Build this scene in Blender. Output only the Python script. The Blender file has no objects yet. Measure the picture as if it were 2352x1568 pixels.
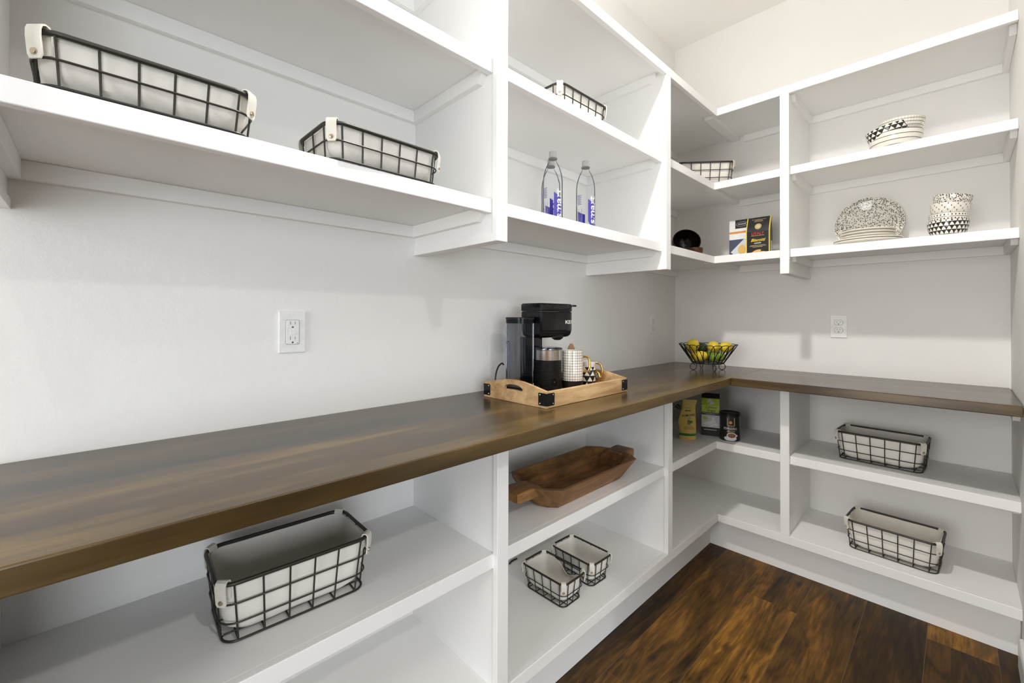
import bpy, bmesh, math, random
from mathutils import Vector, Matrix, noise
random.seed(7)
SC = bpy.context.scene
COL = SC.collection
PI = math.pi
cos, sin = math.cos, math.sin

# ------------------------------------------------------------------ camera
CAM = Vector((1.2925, -2.7440, 1.2014))
YAW, PIT, ROL = 0.8005, 0.0089, 0.0036
cd = bpy.data.cameras.new('camera')
cam = bpy.data.objects.new('camera', cd)
COL.objects.link(cam)
F = Vector((-sin(YAW) * cos(PIT), cos(YAW) * cos(PIT), sin(PIT)))
R0 = Vector((cos(YAW), sin(YAW), 0)); U0 = R0.cross(F)
RR = cos(ROL) * R0 + sin(ROL) * U0
UU = -sin(ROL) * R0 + cos(ROL) * U0
mw = Matrix((RR, UU, -F)).transposed().to_4x4()
mw.translation = CAM
cam.matrix_world = mw
cd.sensor_width = 36.0
cd.lens = 993.99 / 2352 * 36.0
cd.shift_y = (719.07 - 784.0) / 2352
cd.clip_start = 0.02
SC.camera = cam

# ------------------------------------------------------------------ light and exposure
SC.view_settings.view_transform = 'Standard'
SC.view_settings.look = 'None'
SC.view_settings.exposure = -0.08
SC.view_settings.gamma = 1.0
SC.view_settings.use_curve_mapping = False
SC.cycles.max_bounces = 20; SC.cycles.diffuse_bounces = 14; SC.cycles.transparent_max_bounces = 24
W = bpy.data.worlds.new('world'); SC.world = W
W.use_nodes = True
W.node_tree.nodes['Background'].inputs[0].default_value = (0.93, 0.97, 1.0, 1)     # faint ambient fill in place of the missing kitchen walls
W.node_tree.nodes['Background'].inputs[1].default_value = 0.04


def lamp(name, kind, loc, power, color, **kw):
    d = bpy.data.lights.new(name, kind)
    d.energy = power; d.color = color
    for k, v in kw.items():
        if k != 'aim': setattr(d, k, v)
    o = bpy.data.objects.new(name, d); COL.objects.link(o)
    o.location = loc
    if 'aim' in kw:
        o.rotation_euler = (Vector(kw['aim']) - Vector(loc)).to_track_quat('-Z', 'Y').to_euler()
    return o


WARM = (1.0, 0.965, 0.925)
SPOT = dict(shadow_soft_size=0.05, spot_size=math.radians(165), spot_blend=0.75)
lamp('ceiling_lamp', 'SPOT', (0.74, -1.88, 2.90), 106, WARM, aim=(0.74, -1.88, 0), **SPOT)
lamp('ceiling_lamp', 'POINT', (0.74, -1.88, 2.86), 7, WARM, shadow_soft_size=0.05)  # added weak spill at the same lamp, brightens ceiling and upper wall
lamp('ceiling_lamp', 'SPOT', (3.00, -2.40, 2.90), 80, WARM, aim=(3.00, -2.40, 0), **SPOT)
lamp('ceiling_lamp', 'SPOT', (1.98, -3.30, 2.90), 14, WARM, aim=(1.98, -3.30, 0), **SPOT)
DAY = (0.74, 0.87, 1.0)
lamp('window_daylight', 'AREA', (5.0, -5.34, 1.20), 14, DAY, shape='RECTANGLE', size=0.5, size_y=1.0, aim=(0, -1.7, 1.2))
# added soft fill lamps, out of view, brightening the deep corner and shelf undersides
lamp('fill_light', 'AREA', (0.85, -5.50, 1.30), 78, (1.0, 0.995, 0.98), shape='RECTANGLE', size=1.4, size_y=2.0, aim=(0.7, 0, 1.1))
lamp('fill_light', 'AREA', (4.40, -3.80, 1.20), 82, (0.90, 0.955, 1.0), shape='RECTANGLE', size=1.6, size_y=2.0, aim=(0, -1.2, 1.0))

# ------------------------------------------------------------------ fitted dimensions (metres)
WD = 1.4453                       # room width
XK, YK = 4.6, -5.6                # far ends of the kitchen floor and ceiling beyond the pantry
ZC = 2.957                        # ceiling
DS, DU = 0.4223, 0.3994           # upper stile front / shelf front on the left wall
BS, BU = 0.4213, 0.3959           # the same on the back wall
DC, BC = 0.5327, 0.5456           # countertop depth, left / back
DL, DLS, DB, DK = 0.4138, 0.4305, 0.4290, 0.3653
BL, BLS, BB, BK = 0.4083, 0.4259, 0.4261, 0.3616
YA, YB, YP = -1.9591, -0.9775, -2.8650
SW, PI_ = 0.0413, 0.0053          # stile width, panel inset
XC, PW = 0.7094, 0.0375
ZT, TC = 0.914, 0.037             # countertop
U1, U2, U3, NH = 2.2891, 1.9140, 1.5254, 0.0378
ZP = 1.4090
L1, L2, LH = 0.5598, 0.1939, 0.0383
BT = 0.019                        # board thickness

# ------------------------------------------------------------------ materials


class NB:
    def __init__(s, name):
        s.m = bpy.data.materials.new(name); s.m.use_nodes = True
        s.t = s.m.node_tree; s.b = s.t.nodes['Principled BSDF']
        s.out = s.t.nodes['Material Output']

    def n(s, kind, **kw):
        nd = s.t.nodes.new('ShaderNode' + kind)
        for k, v in kw.items():
            if k in nd.inputs.keys(): s.inp(nd.inputs[k], v)
            else: setattr(nd, k, v)
        return nd

    def inp(s, sock, v):
        if isinstance(v, bpy.types.NodeSocket): s.t.links.new(v, sock)
        else: sock.default_value = v

    def math(s, op, a, b=0.0, c=0.0):
        nd = s.t.nodes.new('ShaderNodeMath'); nd.operation = op
        for i, v in enumerate((a, b, c)): s.inp(nd.inputs[i], v)
        return nd.outputs[0]

    def coord(s, scale=(1, 1, 1), rnd=False, which='Object'):
        tc = s.n('TexCoord'); v = tc.outputs[which]
        if rnd:
            oi = s.n('ObjectInfo')
            c = s.n('CombineXYZ')
            r = s.math('MULTIPLY', oi.outputs['Random'], 37.0)
            s.inp(c.inputs[0], r); s.inp(c.inputs[1], s.math('MULTIPLY', r, 1.7)); s.inp(c.inputs[2], r)
            a = s.n('VectorMath', operation='ADD'); s.inp(a.inputs[0], v); s.inp(a.inputs[1], c.outputs[0]); v = a.outputs[0]
        mp = s.n('Mapping'); s.inp(mp.inputs['Vector'], v); mp.inputs['Scale'].default_value = scale
        return mp.outputs[0]

    def noise(s, vec, scale, detail=4, rough=0.5, dist=0.0):
        nd = s.n('TexNoise'); s.inp(nd.inputs['Vector'], vec)
        nd.inputs['Scale'].default_value = scale; nd.inputs['Detail'].default_value = detail
        nd.inputs['Roughness'].default_value = rough; nd.inputs['Distortion'].default_value = dist
        return nd.outputs[0]

    def ramp(s, fac, stops):
        nd = s.n('ValToRGB'); s.inp(nd.inputs[0], fac)
        e = nd.color_ramp.elements
        while len(e) < len(stops): e.new(0.5)
        for el, (p, c) in zip(e, stops):
            el.position = p; el.color = (*c, 1)
        return nd.outputs[0]

    def mix(s, fac, a, b, blend='MIX'):
        nd = s.n('Mix', data_type='RGBA', blend_type=blend)
        s.inp(nd.inputs[0], fac)
        for i, v in ((6, a), (7, b)):
            s.inp(nd.inputs[i], v if isinstance(v, bpy.types.NodeSocket) else (*v, 1))
        return nd.outputs[2]

    def bump(s, h, strength=0.1, dist=0.01):
        nd = s.n('Bump'); s.inp(nd.inputs['Height'], h)
        nd.inputs['Strength'].default_value = strength; nd.inputs['Distance'].default_value = dist
        s.inp(s.b.inputs['Normal'], nd.outputs[0])

    def done(s, color=None, rough=0.5, metal=0.0, spec=0.5, coat=0.0, trans=0.0):
        if color is not None: s.inp(s.b.inputs['Base Color'], color if isinstance(color, bpy.types.NodeSocket) else (*color, 1))
        s.inp(s.b.inputs['Roughness'], rough); s.b.inputs['Metallic'].default_value = metal
        s.b.inputs['Specular IOR Level'].default_value = spec
        s.b.inputs['Coat Weight'].default_value = coat
        s.b.inputs['Transmission Weight'].default_value = trans
        return s.m


def flat(name, color, rough=0.5, metal=0.0, spec=0.5, coat=0.0):
    """plain colour with a slight procedural unevenness"""
    q = NB(name)
    v = q.noise(q.coord(), 60, 3)
    lo = tuple(c * 0.95 for c in color); hi = tuple(min(1, c * 1.05) for c in color)
    return q.done(q.ramp(v, [(0.3, lo), (0.7, hi)]), rough, metal, spec, coat)


def paint(name, color, rough, bump, scale):
    q = NB(name)
    v = q.coord(which='Object')
    q.bump(q.noise(v, scale, 5, 0.6), bump, 0.004)
    lo = tuple(c * 0.985 for c in color); hi = tuple(min(1, c * 1.015) for c in color)
    return q.done(q.ramp(q.noise(v, 2.2, 2), [(0.3, lo), (0.7, hi)]), rough, 0, 0.35)


M = {}
M['shelf'] = paint('white_shelf_paint', (0.85, 0.848, 0.838), 0.42, 0.012, 130)
M['wall'] = paint('wall_paint', (0.81, 0.80, 0.78), 0.6, 0.22, 34)
M['seam'] = flat('plank_seam_brown', (0.16, 0.10, 0.055), 0.6)
M['ceil'] = paint('ceiling_paint', (0.86, 0.85, 0.83), 0.75, 0.2, 60)
M['trim'] = paint('trim_paint', (0.80, 0.80, 0.79), 0.35, 0.03, 120)
M['plastic_white'] = flat('white_outlet_plastic', (0.80, 0.80, 0.79), 0.3)
M['slot'] = flat('outlet_slot_dark', (0.05, 0.05, 0.05), 0.6)
M['slotgrey'] = flat('outlet_slot_grey', (0.25, 0.25, 0.25), 0.6)
M['wire'] = flat('dark_bronze_wire', (0.035, 0.032, 0.026), 0.42, 0.3)
M['black'] = flat('black_iron', (0.012, 0.012, 0.012), 0.4, 0.4)
M['blackgloss'] = flat('gloss_black_plastic', (0.006, 0.006, 0.007), 0.10, 0, 0.32, 0.0)
M['blackmat'] = flat('matt_black_plastic', (0.009, 0.009, 0.010), 0.36, 0, 0.28)
M['steel'] = flat('brushed_steel', (0.62, 0.60, 0.56), 0.28, 1.0)
M['snap'] = flat('brass_snap', (0.55, 0.47, 0.34), 0.3, 1.0)
M['gold'] = flat('gold_glaze', (0.62, 0.38, 0.10), 0.15, 1.0)
M['strap'] = flat('cream_leather_strap', (0.72, 0.69, 0.62), 0.6)
M['ceramic'] = flat('cream_ceramic', (0.76, 0.73, 0.66), 0.18, 0, 0.5, 0.2)
M['white'] = flat('white_print', (0.82, 0.82, 0.80), 0.4)
M['ink'] = flat('black_print', (0.015, 0.015, 0.015), 0.45)
M['blue'] = flat('blue_label_print', (0.06, 0.045, 0.42), 0.35)
M['violet'] = flat('violet_fine_print', (0.26, 0.26, 0.48), 0.5)
M['red'] = flat('red_print', (0.55, 0.02, 0.03), 0.4)
M['yellow'] = flat('yellow_print', (0.80, 0.58, 0.03), 0.4)
M['goldprint'] = flat('gold_print', (0.60, 0.48, 0.22), 0.4)
M['orange'] = flat('orange_print', (0.72, 0.28, 0.06), 0.4)
M['navy'] = flat('dark_blue_print', (0.06, 0.07, 0.12), 0.45)
M['lime'] = flat('lime_green_print', (0.48, 0.60, 0.05), 0.4)
M['pale'] = flat('pale_grey_print', (0.62, 0.66, 0.68), 0.4)
M['green'] = flat('green_print', (0.03, 0.20, 0.03), 0.4)
M['darkgreen'] = flat('dark_green_cap', (0.006, 0.035, 0.012), 0.35)
M['pouch'] = flat('yellow_pouch_film', (0.72, 0.53, 0.13), 0.32)
M['biscuit'] = flat('biscuit_print', (0.72, 0.45, 0.14), 0.5)
M['brownprint'] = flat('brown_print', (0.28, 0.12, 0.04), 0.45)
M['coffee'] = flat('coffee_print', (0.24, 0.10, 0.04), 0.4)
M['kraft'] = flat('brown_kraft_paper', (0.35, 0.17, 0.08), 0.6)
M['blackbag'] = flat('black_bag_film', (0.014, 0.014, 0.015), 0.3)


def wood_floor(name, dark, mid, light, seed):
    q = NB(name)
    v = q.coord((1, 1, 1), rnd=True)
    st = q.n('Mapping'); q.inp(st.inputs['Vector'], v); st.inputs['Scale'].default_value = (7.5, 1.5, 3.0)
    st.inputs['Location'].default_value = (seed, seed * 2.3, 0)
    big = q.noise(st.outputs[0], 1.0, 3, 0.55, 0.9)
    rings = q.math('SINE', q.math('MULTIPLY', big, 46.0))
    rings = q.math('MULTIPLY_ADD', rings, 0.5, 0.5)
    fs = q.n('Mapping'); q.inp(fs.inputs['Vector'], v); fs.inputs['Scale'].default_value = (150, 7, 20)
    fine = q.noise(fs.outputs[0], 1.0, 5, 0.7)
    bl = q.noise(st.outputs[0], 1.7, 4, 0.6, 0.5)
    f = q.math('ADD', q.math('MULTIPLY', rings, 0.12), q.math('MULTIPLY', fine, 0.55))
    f = q.math('ADD', f, q.math('MULTIPLY_ADD', bl, 1.05, -0.38))
    col = q.ramp(f, [(0.20, dark), (0.48, mid), (0.82, light)])
    kn = q.n('TexVoronoi'); ks = q.n('Mapping'); q.inp(ks.inputs['Vector'], v); ks.inputs['Scale'].default_value = (9, 4.5, 1)
    q.inp(kn.inputs['Vector'], ks.outputs[0]); kn.inputs['Scale'].default_value = 1.0
    kk = q.ramp(kn.outputs['Distance'], [(0.03, (1, 1, 1)), (0.17, (0, 0, 0))])
    col = q.mix(q.math('MULTIPLY', kk, 0.85), col, (0.010, 0.008, 0.007))
    q.bump(fine, 0.25, 0.0008)
    return q.done(col, q.ramp(bl, [(0.3, (0.40,) * 3), (0.7, (0.58,) * 3)]), 0, 0.2)


M['floor_dark'] = wood_floor('dark_walnut_plank', (0.011, 0.008, 0.005), (0.045, 0.025, 0.009), (0.14, 0.066, 0.016), 1.0)
M['floor_mid'] = wood_floor('brown_walnut_plank', (0.015, 0.010, 0.005), (0.092, 0.045, 0.012), (0.27, 0.125, 0.024), 4.2)
M['floor_gold'] = wood_floor('golden_walnut_plank', (0.018, 0.011, 0.005), (0.17, 0.080, 0.015), (0.50, 0.235, 0.036), 8.4)


def counter_wood(name, axis):
    q = NB(name)
    sc = (7, 1.0, 7) if axis == 'y' else (1.0, 7, 7)
    a = q.noise(q.coord(sc), 1.0, 3, 0.5, 0.5)
    m_ = q.noise(q.coord((30, 3.5, 30) if axis == 'y' else (3.5, 30, 30)), 1.0, 3, 0.5, 0.3)
    b = q.noise(q.coord((160, 9, 160) if axis == 'y' else (9, 160, 160)), 1.0, 3, 0.6)
    f = q.math('ADD', q.math('MULTIPLY', a, 0.70), q.math('ADD', q.math('MULTIPLY', m_, 0.26), q.math('MULTIPLY', b, 0.06)))
    col = q.ramp(f, [(0.36, (0.017, 0.012, 0.006)), (0.50, (0.052, 0.032, 0.011)), (0.68, (0.150, 0.096, 0.032))])
    q.bump(b, 0.03, 0.0005)
    return q.done(col, q.ramp(a, [(0.3, (0.19,) * 3), (0.7, (0.27,) * 3)]), 0, 0.42, 0.0)


M['counter_y'] = counter_wood('stained_maple_counter_y', 'y')
M['counter_x'] = counter_wood('stained_maple_counter_x', 'x')


def grain(name, dark, light, sc, rough=0.55, bump=0.2):
    q = NB(name)
    a = q.noise(q.coord(sc), 1.0, 6, 0.65, 0.8)
    b = q.noise(q.coord((9, 9, 9)), 1.0, 3, 0.5)
    f = q.math('ADD', q.math('MULTIPLY', a, 0.6), q.math('MULTIPLY', b, 0.4))
    q.bump(a, bump, 0.002)
    return q.done(q.ramp(f, [(0.33, dark), (0.66, light)]), rough, 0, 0.35)


M['tray'] = grain('mango_wood_tray', (0.28, 0.15, 0.06), (0.66, 0.45, 0.23), (30, 5, 40))
M['dough'] = grain('carved_brown_wood', (0.065, 0.031, 0.011), (0.36, 0.175, 0.058), (30, 4, 30), 0.5, 0.35)
M['coconut'] = grain('coconut_shell', (0.018, 0.008, 0.004), (0.12, 0.052, 0.02), (50, 50, 9), 0.22, 0.1)
M['coconut_in'] = flat('dark_coconut_inside', (0.010, 0.006, 0.003), 0.2)


def fabric(name, c):
    q = NB(name)
    v = q.coord()
    wv = q.noise(v, 500, 2)
    q.bump(q.math('ADD', q.math('MULTIPLY', wv, 0.3), q.noise(v, 22, 4, 0.6)), 0.25, 0.004)
    return q.done(q.ramp(q.noise(v, 16, 4), [(0.3, tuple(x * 0.92 for x in c)), (0.7, c)]), 0.9, 0, 0.1)


M['linen'] = fabric('cream_linen', (0.80, 0.77, 0.71))


def see_through(name, tint, amount, rough=0.05):
    """clear plastic: mostly transparent with a fresnel gloss"""
    q = NB(name)
    tr = q.n('BsdfTransparent'); tr.inputs[0].default_value = (*tint, 1)
    gl = q.n('BsdfGlossy'); gl.inputs['Roughness'].default_value = rough
    fr = q.n('LayerWeight'); fr.inputs[0].default_value = amount
    vn = q.noise(q.coord(), 18, 2)
    fac = q.math('MULTIPLY', fr.outputs['Fresnel'], q.math('MULTIPLY_ADD', vn, 0.4, 0.75))
    mx = q.n('MixShader'); q.inp(mx.inputs[0], fac); q.inp(mx.inputs[1], tr.outputs[0]); q.inp(mx.inputs[2], gl.outputs[0])
    q.inp(q.out.inputs['Surface'], mx.outputs[0])
    return q.m


M['pet'] = see_through('clear_bottle_plastic', (0.975, 0.98, 0.985), 0.10)
M['capclear'] = flat('frosted_cap_plastic', (0.55, 0.56, 0.55), 0.3)
M['tank'] = see_through('smoky_tank_plastic', (0.74, 0.76, 0.81), 0.16)


def fruit(name, lo, hi):
    q = NB(name)
    v = q.coord()
    q.bump(q.noise(v, 170, 2), 0.15, 0.002)
    return q.done(q.ramp(q.noise(v, 14, 3), [(0.35, lo), (0.7, hi)]), 0.4, 0, 0.4)


M['lemon'] = fruit('lemon_skin', (0.62, 0.44, 0.02), (0.80, 0.62, 0.04))
M['lime_skin'] = fruit('lime_skin', (0.12, 0.22, 0.02), (0.26, 0.36, 0.05))
M['avocado_skin'] = fruit('avocado_skin', (0.02, 0.045, 0.012), (0.06, 0.10, 0.02))


def pattern(name, kind, n=20, rows=4, h=0.07, z0=0.0, k=1.0):
    """black-on-cream glazed patterns laid out on angle and height of the piece itself"""
    q = NB(name)
    tc = q.n('TexCoord'); sp = q.n('SeparateXYZ'); q.inp(sp.inputs[0], tc.outputs['Object'])
    x, y, z = sp.outputs
    ang = q.math('ARCTAN2', y, x)
    a = q.math('MULTIPLY', ang, n / (2 * PI))
    r = q.math('MULTIPLY', q.math('SUBTRACT', z, z0), rows / h)
    def fr(v): return q.math('FRACT', v)
    def cell(v): return q.math('ABSOLUTE', q.math('SUBTRACT', fr(v), 0.5))
    if kind == 'tri':
        row = q.math('FLOOR', r)
        aa = q.math('ADD', a, q.math('MULTIPLY', row, 0.5))
        lim = q.math('MULTIPLY', q.math('POWER', q.math('SUBTRACT', 1.0, q.math('DIVIDE', fr(r), 0.86)), k), 0.47)
        white = q.math('LESS_THAN', cell(aa), lim)
        white = q.math('MULTIPLY', white, q.math('GREATER_THAN', fr(r), 0.05))
        blk = q.math('SUBTRACT', 1.0, white)
    elif kind == 'grid':
        blk = q.math('MAXIMUM', q.math('GREATER_THAN', cell(a), 0.445), q.math('GREATER_THAN', cell(r), 0.44))
    elif kind == 'gridthin':
        blk = q.math('MAXIMUM', q.math('MULTIPLY', q.math('GREATER_THAN', cell(a), 0.46), 0.55), q.math('GREATER_THAN', cell(r), 0.43))
    elif kind == 'rings':
        blk = q.math('GREATER_THAN', cell(r), 0.44)
    elif kind == 'lines':
        ln = q.math('MULTIPLY', q.math('GREATER_THAN', cell(a), 0.46), 0.3)
        d = q.math('ADD', q.math('POWER', q.math('SUBTRACT', fr(a), 0.5), 2.0), q.math('POWER', q.math('MULTIPLY', q.math('SUBTRACT', fr(q.math('ADD', r, q.math('MULTIPLY', q.math('FLOOR', a), 0.37))), 0.5), 0.8), 2.0))
        blk = q.math('MAXIMUM', ln, q.math('LESS_THAN', d, 0.018))
    elif kind == 'band':
        d = q.math('ADD', q.math('POWER', q.math('SUBTRACT', fr(a), 0.5), 2.0), q.math('POWER', q.math('SUBTRACT', fr(r), 0.5), 2.0))
        blk = q.math('MAXIMUM', q.math('LESS_THAN', d, 0.035), q.math('GREATER_THAN', cell(r), 0.445))
    else:
        vo = q.n('TexVoronoi'); q.inp(vo.inputs['Vector'], tc.outputs['Object']); vo.inputs['Scale'].default_value = n
        vo.inputs['Randomness'].default_value = 0.6
        blk = q.math('LESS_THAN', vo.outputs['Distance'], k)
    return q.done(q.mix(blk, (0.76, 0.73, 0.66), (0.012, 0.012, 0.012)), 0.16, 0, 0.5, 0.2)


# ------------------------------------------------------------------ mesh helpers


class MB:
    def __init__(s): s.v = []; s.f = []; s.mi = []; s.cur = 0

    def add(s, vs, fs):
        b = len(s.v); s.v += [tuple(p) for p in vs]
        for f in fs: s.f.append([b + i for i in f]); s.mi.append(s.cur)
        return s

    def box(s, x0, x1, y0, y1, z0, z1):
        vs = [(x, y, z) for x in (x0, x1) for y in (y0, y1) for z in (z0, z1)]
        return s.add(vs, [(0, 1, 3, 2), (4, 6, 7, 5), (0, 4, 5, 1), (2, 3, 7, 6), (0, 2, 6, 4), (1, 5, 7, 3)])

    def prism(s, poly, axis, a, b):
        """polygon in the two axes other than axis, extruded from a to b"""
        def P(p, t): return {'x': (t, p[0], p[1]), 'y': (p[0], t, p[1]), 'z': (p[0], p[1], t)}[axis]
        n = len(poly)
        vs = [P(p, a) for p in poly] + [P(p, b) for p in poly]
        fs = [tuple(range(n))[::-1], tuple(range(n, 2 * n))] + [(i, (i + 1) % n, n + (i + 1) % n, n + i) for i in range(n)]
        return s.add(vs, fs)

    def rings(s, loops, cap0=True, cap1=True, closed=True):
        n = len(loops[0]); vs = [p for L in loops for p in L]; fs = []
        for k in range(len(loops) - 1):
            for i in range(n if closed else n - 1):
                j = (i + 1) % n
                fs.append((k * n + i, k * n + j, (k + 1) * n + j, (k + 1) * n + i))
        if cap0: fs.append(tuple(range(n))[::-1])
        if cap1: fs.append(tuple((len(loops) - 1) * n + i for i in range(n)))
        return s.add(vs, fs)

    def lathe(s, prof, n=48, cx=0, cy=0, cap0=True, cap1=True):
        return s.rings([[(cx + r * cos(2 * PI * i / n), cy + r * sin(2 * PI * i / n), z) for i in range(n)] for r, z in prof], cap0, cap1)

    def tube(s, pts, r, n=8, closed=False):
        P = [Vector(p) for p in pts]; m = len(P); loops = []
        prev = None
        for i in range(m):
            if closed: t = P[(i + 1) % m] - P[i - 1]
            else: t = P[min(i + 1, m - 1)] - P[max(i - 1, 0)]
            t.normalize()
            if prev is None:
                up = Vector((0, 0, 1)) if abs(t.z) < 0.9 else Vector((1, 0, 0))
                a = t.cross(up).normalized()
            else:
                a = (prev - t * prev.dot(t)).normalized()
            prev = a; b = t.cross(a)
            loops.append([P[i] + (a * cos(2 * PI * k / n) + b * sin(2 * PI * k / n)) * r for k in range(n)])
        if closed: loops.append(loops[0]); return s.rings(loops, False, False)
        return s.rings(loops)

    def ellipsoid(s, c, rx, ry, rz, nu=24, nv=14):
        loops = []
        for k in range(1, nv):
            t = -PI / 2 + PI * k / nv
            loops.append([(c[0] + rx * cos(t) * cos(2 * PI * i / nu), c[1] + ry * cos(t) * sin(2 * PI * i / nu), c[2] + rz * sin(t)) for i in range(nu)])
        return s.rings(loops)

    def xf(s, mat):
        s.v = [tuple(mat @ Vector(p)) for p in s.v]; return s

    def mesh(s, name, mats, smooth=True, bevel=0.0, seg=2):
        me = bpy.data.meshes.new(name)
        me.from_pydata(s.v, [], s.f)
        bm = bmesh.new(); bm.from_mesh(me)
        for f, i in zip(bm.faces, s.mi): f.material_index = i
        bmesh.ops.remove_doubles(bm, verts=bm.verts, dist=1e-6)
        bmesh.ops.recalc_face_normals(bm, faces=bm.faces)
        if bevel > 0:
            es = [e for e in bm.edges if len(e.link_faces) == 2 and e.calc_face_angle(0) > 0.6]
            bmesh.ops.bevel(bm, geom=es, offset=bevel, segments=seg, affect='EDGES', profile=0.5, clamp_overlap=True)
        for e in bm.edges:
            if len(e.link_faces) == 2 and e.calc_face_angle(0) > 0.7: e.smooth = False
        for f in bm.faces: f.smooth = smooth and bevel == 0
        bm.to_mesh(me); bm.free()
        for m in (mats if isinstance(mats, (list, tuple)) else [mats]): me.materials.append(m)
        return me

    def build(s, name, mats, parent=None, smooth=True, bevel=0.0, seg=2, world=True):
        if parent is not None and world:
            l = parent.location
            s.v = [(p[0] - l.x, p[1] - l.y, p[2] - l.z) for p in s.v]
        return link(name, s.mesh(name, mats, smooth, bevel, seg), parent)


def link(name, me, parent=None):
    o = bpy.data.objects.new(name, me); COL.objects.link(o)
    if parent is not None: o.parent = parent
    return o


def tag(o, label, cat, group=None):
    o['label'] = label; o['category'] = cat
    if group: o['group'] = group
    return o


def thing(name, label, cat, loc=(0, 0, 0), rot=(0, 0, 0), group=None):
    o = bpy.data.objects.new(name, None); COL.objects.link(o)
    o.empty_display_size = 0.05
    o.location = loc; o.rotation_euler = rot
    return tag(o, label, cat, group)


def struct(o): o['kind'] = 'structure'; return o


def rrect(L, D, r, z, nc=6, cx=0, cy=0, sub=1):
    """rounded rectangle loop, counter-clockwise, in the plane z"""
    out = []
    for (sx, sy, a0) in ((1, 1, 0), (-1, 1, PI / 2), (-1, -1, PI), (1, -1, 1.5 * PI)):
        for k in range(nc + 1):
            a = a0 + PI / 2 * k / nc
            out.append((cx + sx * (L / 2 - r) + r * cos(a), cy + sy * (D / 2 - r) + r * sin(a), z))
    if sub > 1:
        o2 = []
        for i in range(len(out)):
            p, q = Vector(out[i]), Vector(out[(i + 1) % len(out)])
            k = max(1, int(round((q - p).length / sub)) if sub < 1 else sub)
            for j in range(k): o2.append(tuple(p.lerp(q, j / k)))
        out = o2
    return out


def dense(loop, step):
    o2 = []
    for i in range(len(loop)):
        p, q = Vector(loop[i]), Vector(loop[(i + 1) % len(loop)])
        k = max(1, int(round((q - p).length / step)))
        for j in range(k): o2.append(tuple(p.lerp(q, j / k)))
    return o2


def text(s, size, bold=0.0, shear=0.0, align='CENTER', sx=1.0):
    cu = bpy.data.curves.new('t', 'FONT'); cu.body = s; cu.size = size; cu.offset = bold * size
    cu.shear = shear; cu.align_x = align; cu.align_y = 'CENTER'; cu.resolution_u = 3
    ob = bpy.data.objects.new('t', cu)
    me = bpy.data.meshes.new_from_object(ob)
    vs = [(v.co.x * sx, v.co.y, 0) for v in me.vertices]; fs = [tuple(p.vertices) for p in me.polygons]
    bpy.data.objects.remove(ob); bpy.data.meshes.remove(me); bpy.data.curves.remove(cu)
    return vs, fs


def put_text(name, parent, mat, s, size, fn, **kw):
    """lettering as its own thin mesh; fn maps flat (x, y) to the local surface point"""
    vs, fs = text(s, size, **kw)
    m = MB().add([fn(x, y) for x, y, _ in vs], fs)
    me = bpy.data.meshes.new(name); me.from_pydata(m.v, [], m.f); me.materials.append(mat)
    return link(name, me, parent)


def patch(name, parent, mat, poly, fn, step=0.008):
    """printed area: flat polygon (x, y) mapped to a surface by fn, finely cut so that it can curve"""
    bm = bmesh.new()
    f = bm.faces.new([bm.verts.new((x, y, 0)) for x, y in poly])
    bmesh.ops.triangulate(bm, faces=[f])
    for _ in range(4):
        es = [e for e in bm.edges if e.calc_length() > step]
        if not es: break
        bmesh.ops.subdivide_edges(bm, edges=es, cuts=1)
        bmesh.ops.triangulate(bm, faces=bm.faces)
    for v in bm.verts: v.co = Vector(fn(v.co.x, v.co.y))
    me = bpy.data.meshes.new(name); bm.to_mesh(me); bm.free()
    for p in me.polygons: p.use_smooth = True
    me.materials.append(mat)
    return link(name, me, parent)


def rectp(x0, x1, y0, y1): return [(x0, y0), (x1, y0), (x1, y1), (x0, y1)]


def ell(cx, cy, rx, ry, n=24): return [(cx + rx * cos(2 * PI * i / n), cy + ry * sin(2 * PI * i / n)) for i in range(n)]


# ------------------------------------------------------------------ room shell
T = 0.10
struct(MB().box(-T, 0, YK, T, -T, ZC + T).build('wall_left', M['wall']))
struct(MB().box(0, WD, 0, T, -T, ZC + T).build('wall_back', M['wall']))
YW = -1.75                                  # the right wall stops here; the pantry opens to the kitchen beside the camera
struct(MB().box(WD, WD + T, YW, T, -T, ZC + T).build('wall_right', M['wall']))
struct(MB().box(0, XK, YK, 0, ZC, ZC + T).build('ceiling', M['ceil']))
fl = struct(MB().box(0, XK, YK, 0, -0.05, -0.0009).build('floor', M['seam']))
seams = [0.266, 0.453, 0.6475, 0.830, 1.019, 1.2055, 1.388, 1.575]
cuts = {0: [], 1: [-1.477], 2: [-0.675], 3: [-2.15], 4: [-1.72], 5: [-0.481], 6: [-1.3]}
kinds = {0: ['floor_dark', 'floor_dark'], 1: ['floor_mid', 'floor_mid'], 2: ['floor_gold', 'floor_mid'], 3: ['floor_mid', 'floor_mid'],
         4: ['floor_mid', 'floor_dark'], 5: ['floor_dark', 'floor_gold'], 6: ['floor_dark', 'floor_dark']}
g = 0.0007
seams += [seams[-1] + 0.1865 * k for k in range(1, 16)]
for i in range(len(seams) - 1):
    ys = [YK] + cuts.get(i, [-2.0 - (i * 0.77) % 1.5]) + [-0.02]
    if i > 6: ys[-1] = YW + 0.02
    for k in range(len(ys) - 1):
        x0, x1 = max(seams[i], 0.27), min(seams[i + 1], XK)
        if i == 6 and k == 1: x1 = WD
        q = MB().box(x0 + g, x1 - g, ys[k] + g, ys[k + 1] - g, -0.012, 0.0)
        q.build('plank', M[kinds.get(i, ['floor_mid', 'floor_dark'])[k]], fl, bevel=0.0004, seg=1)
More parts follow.
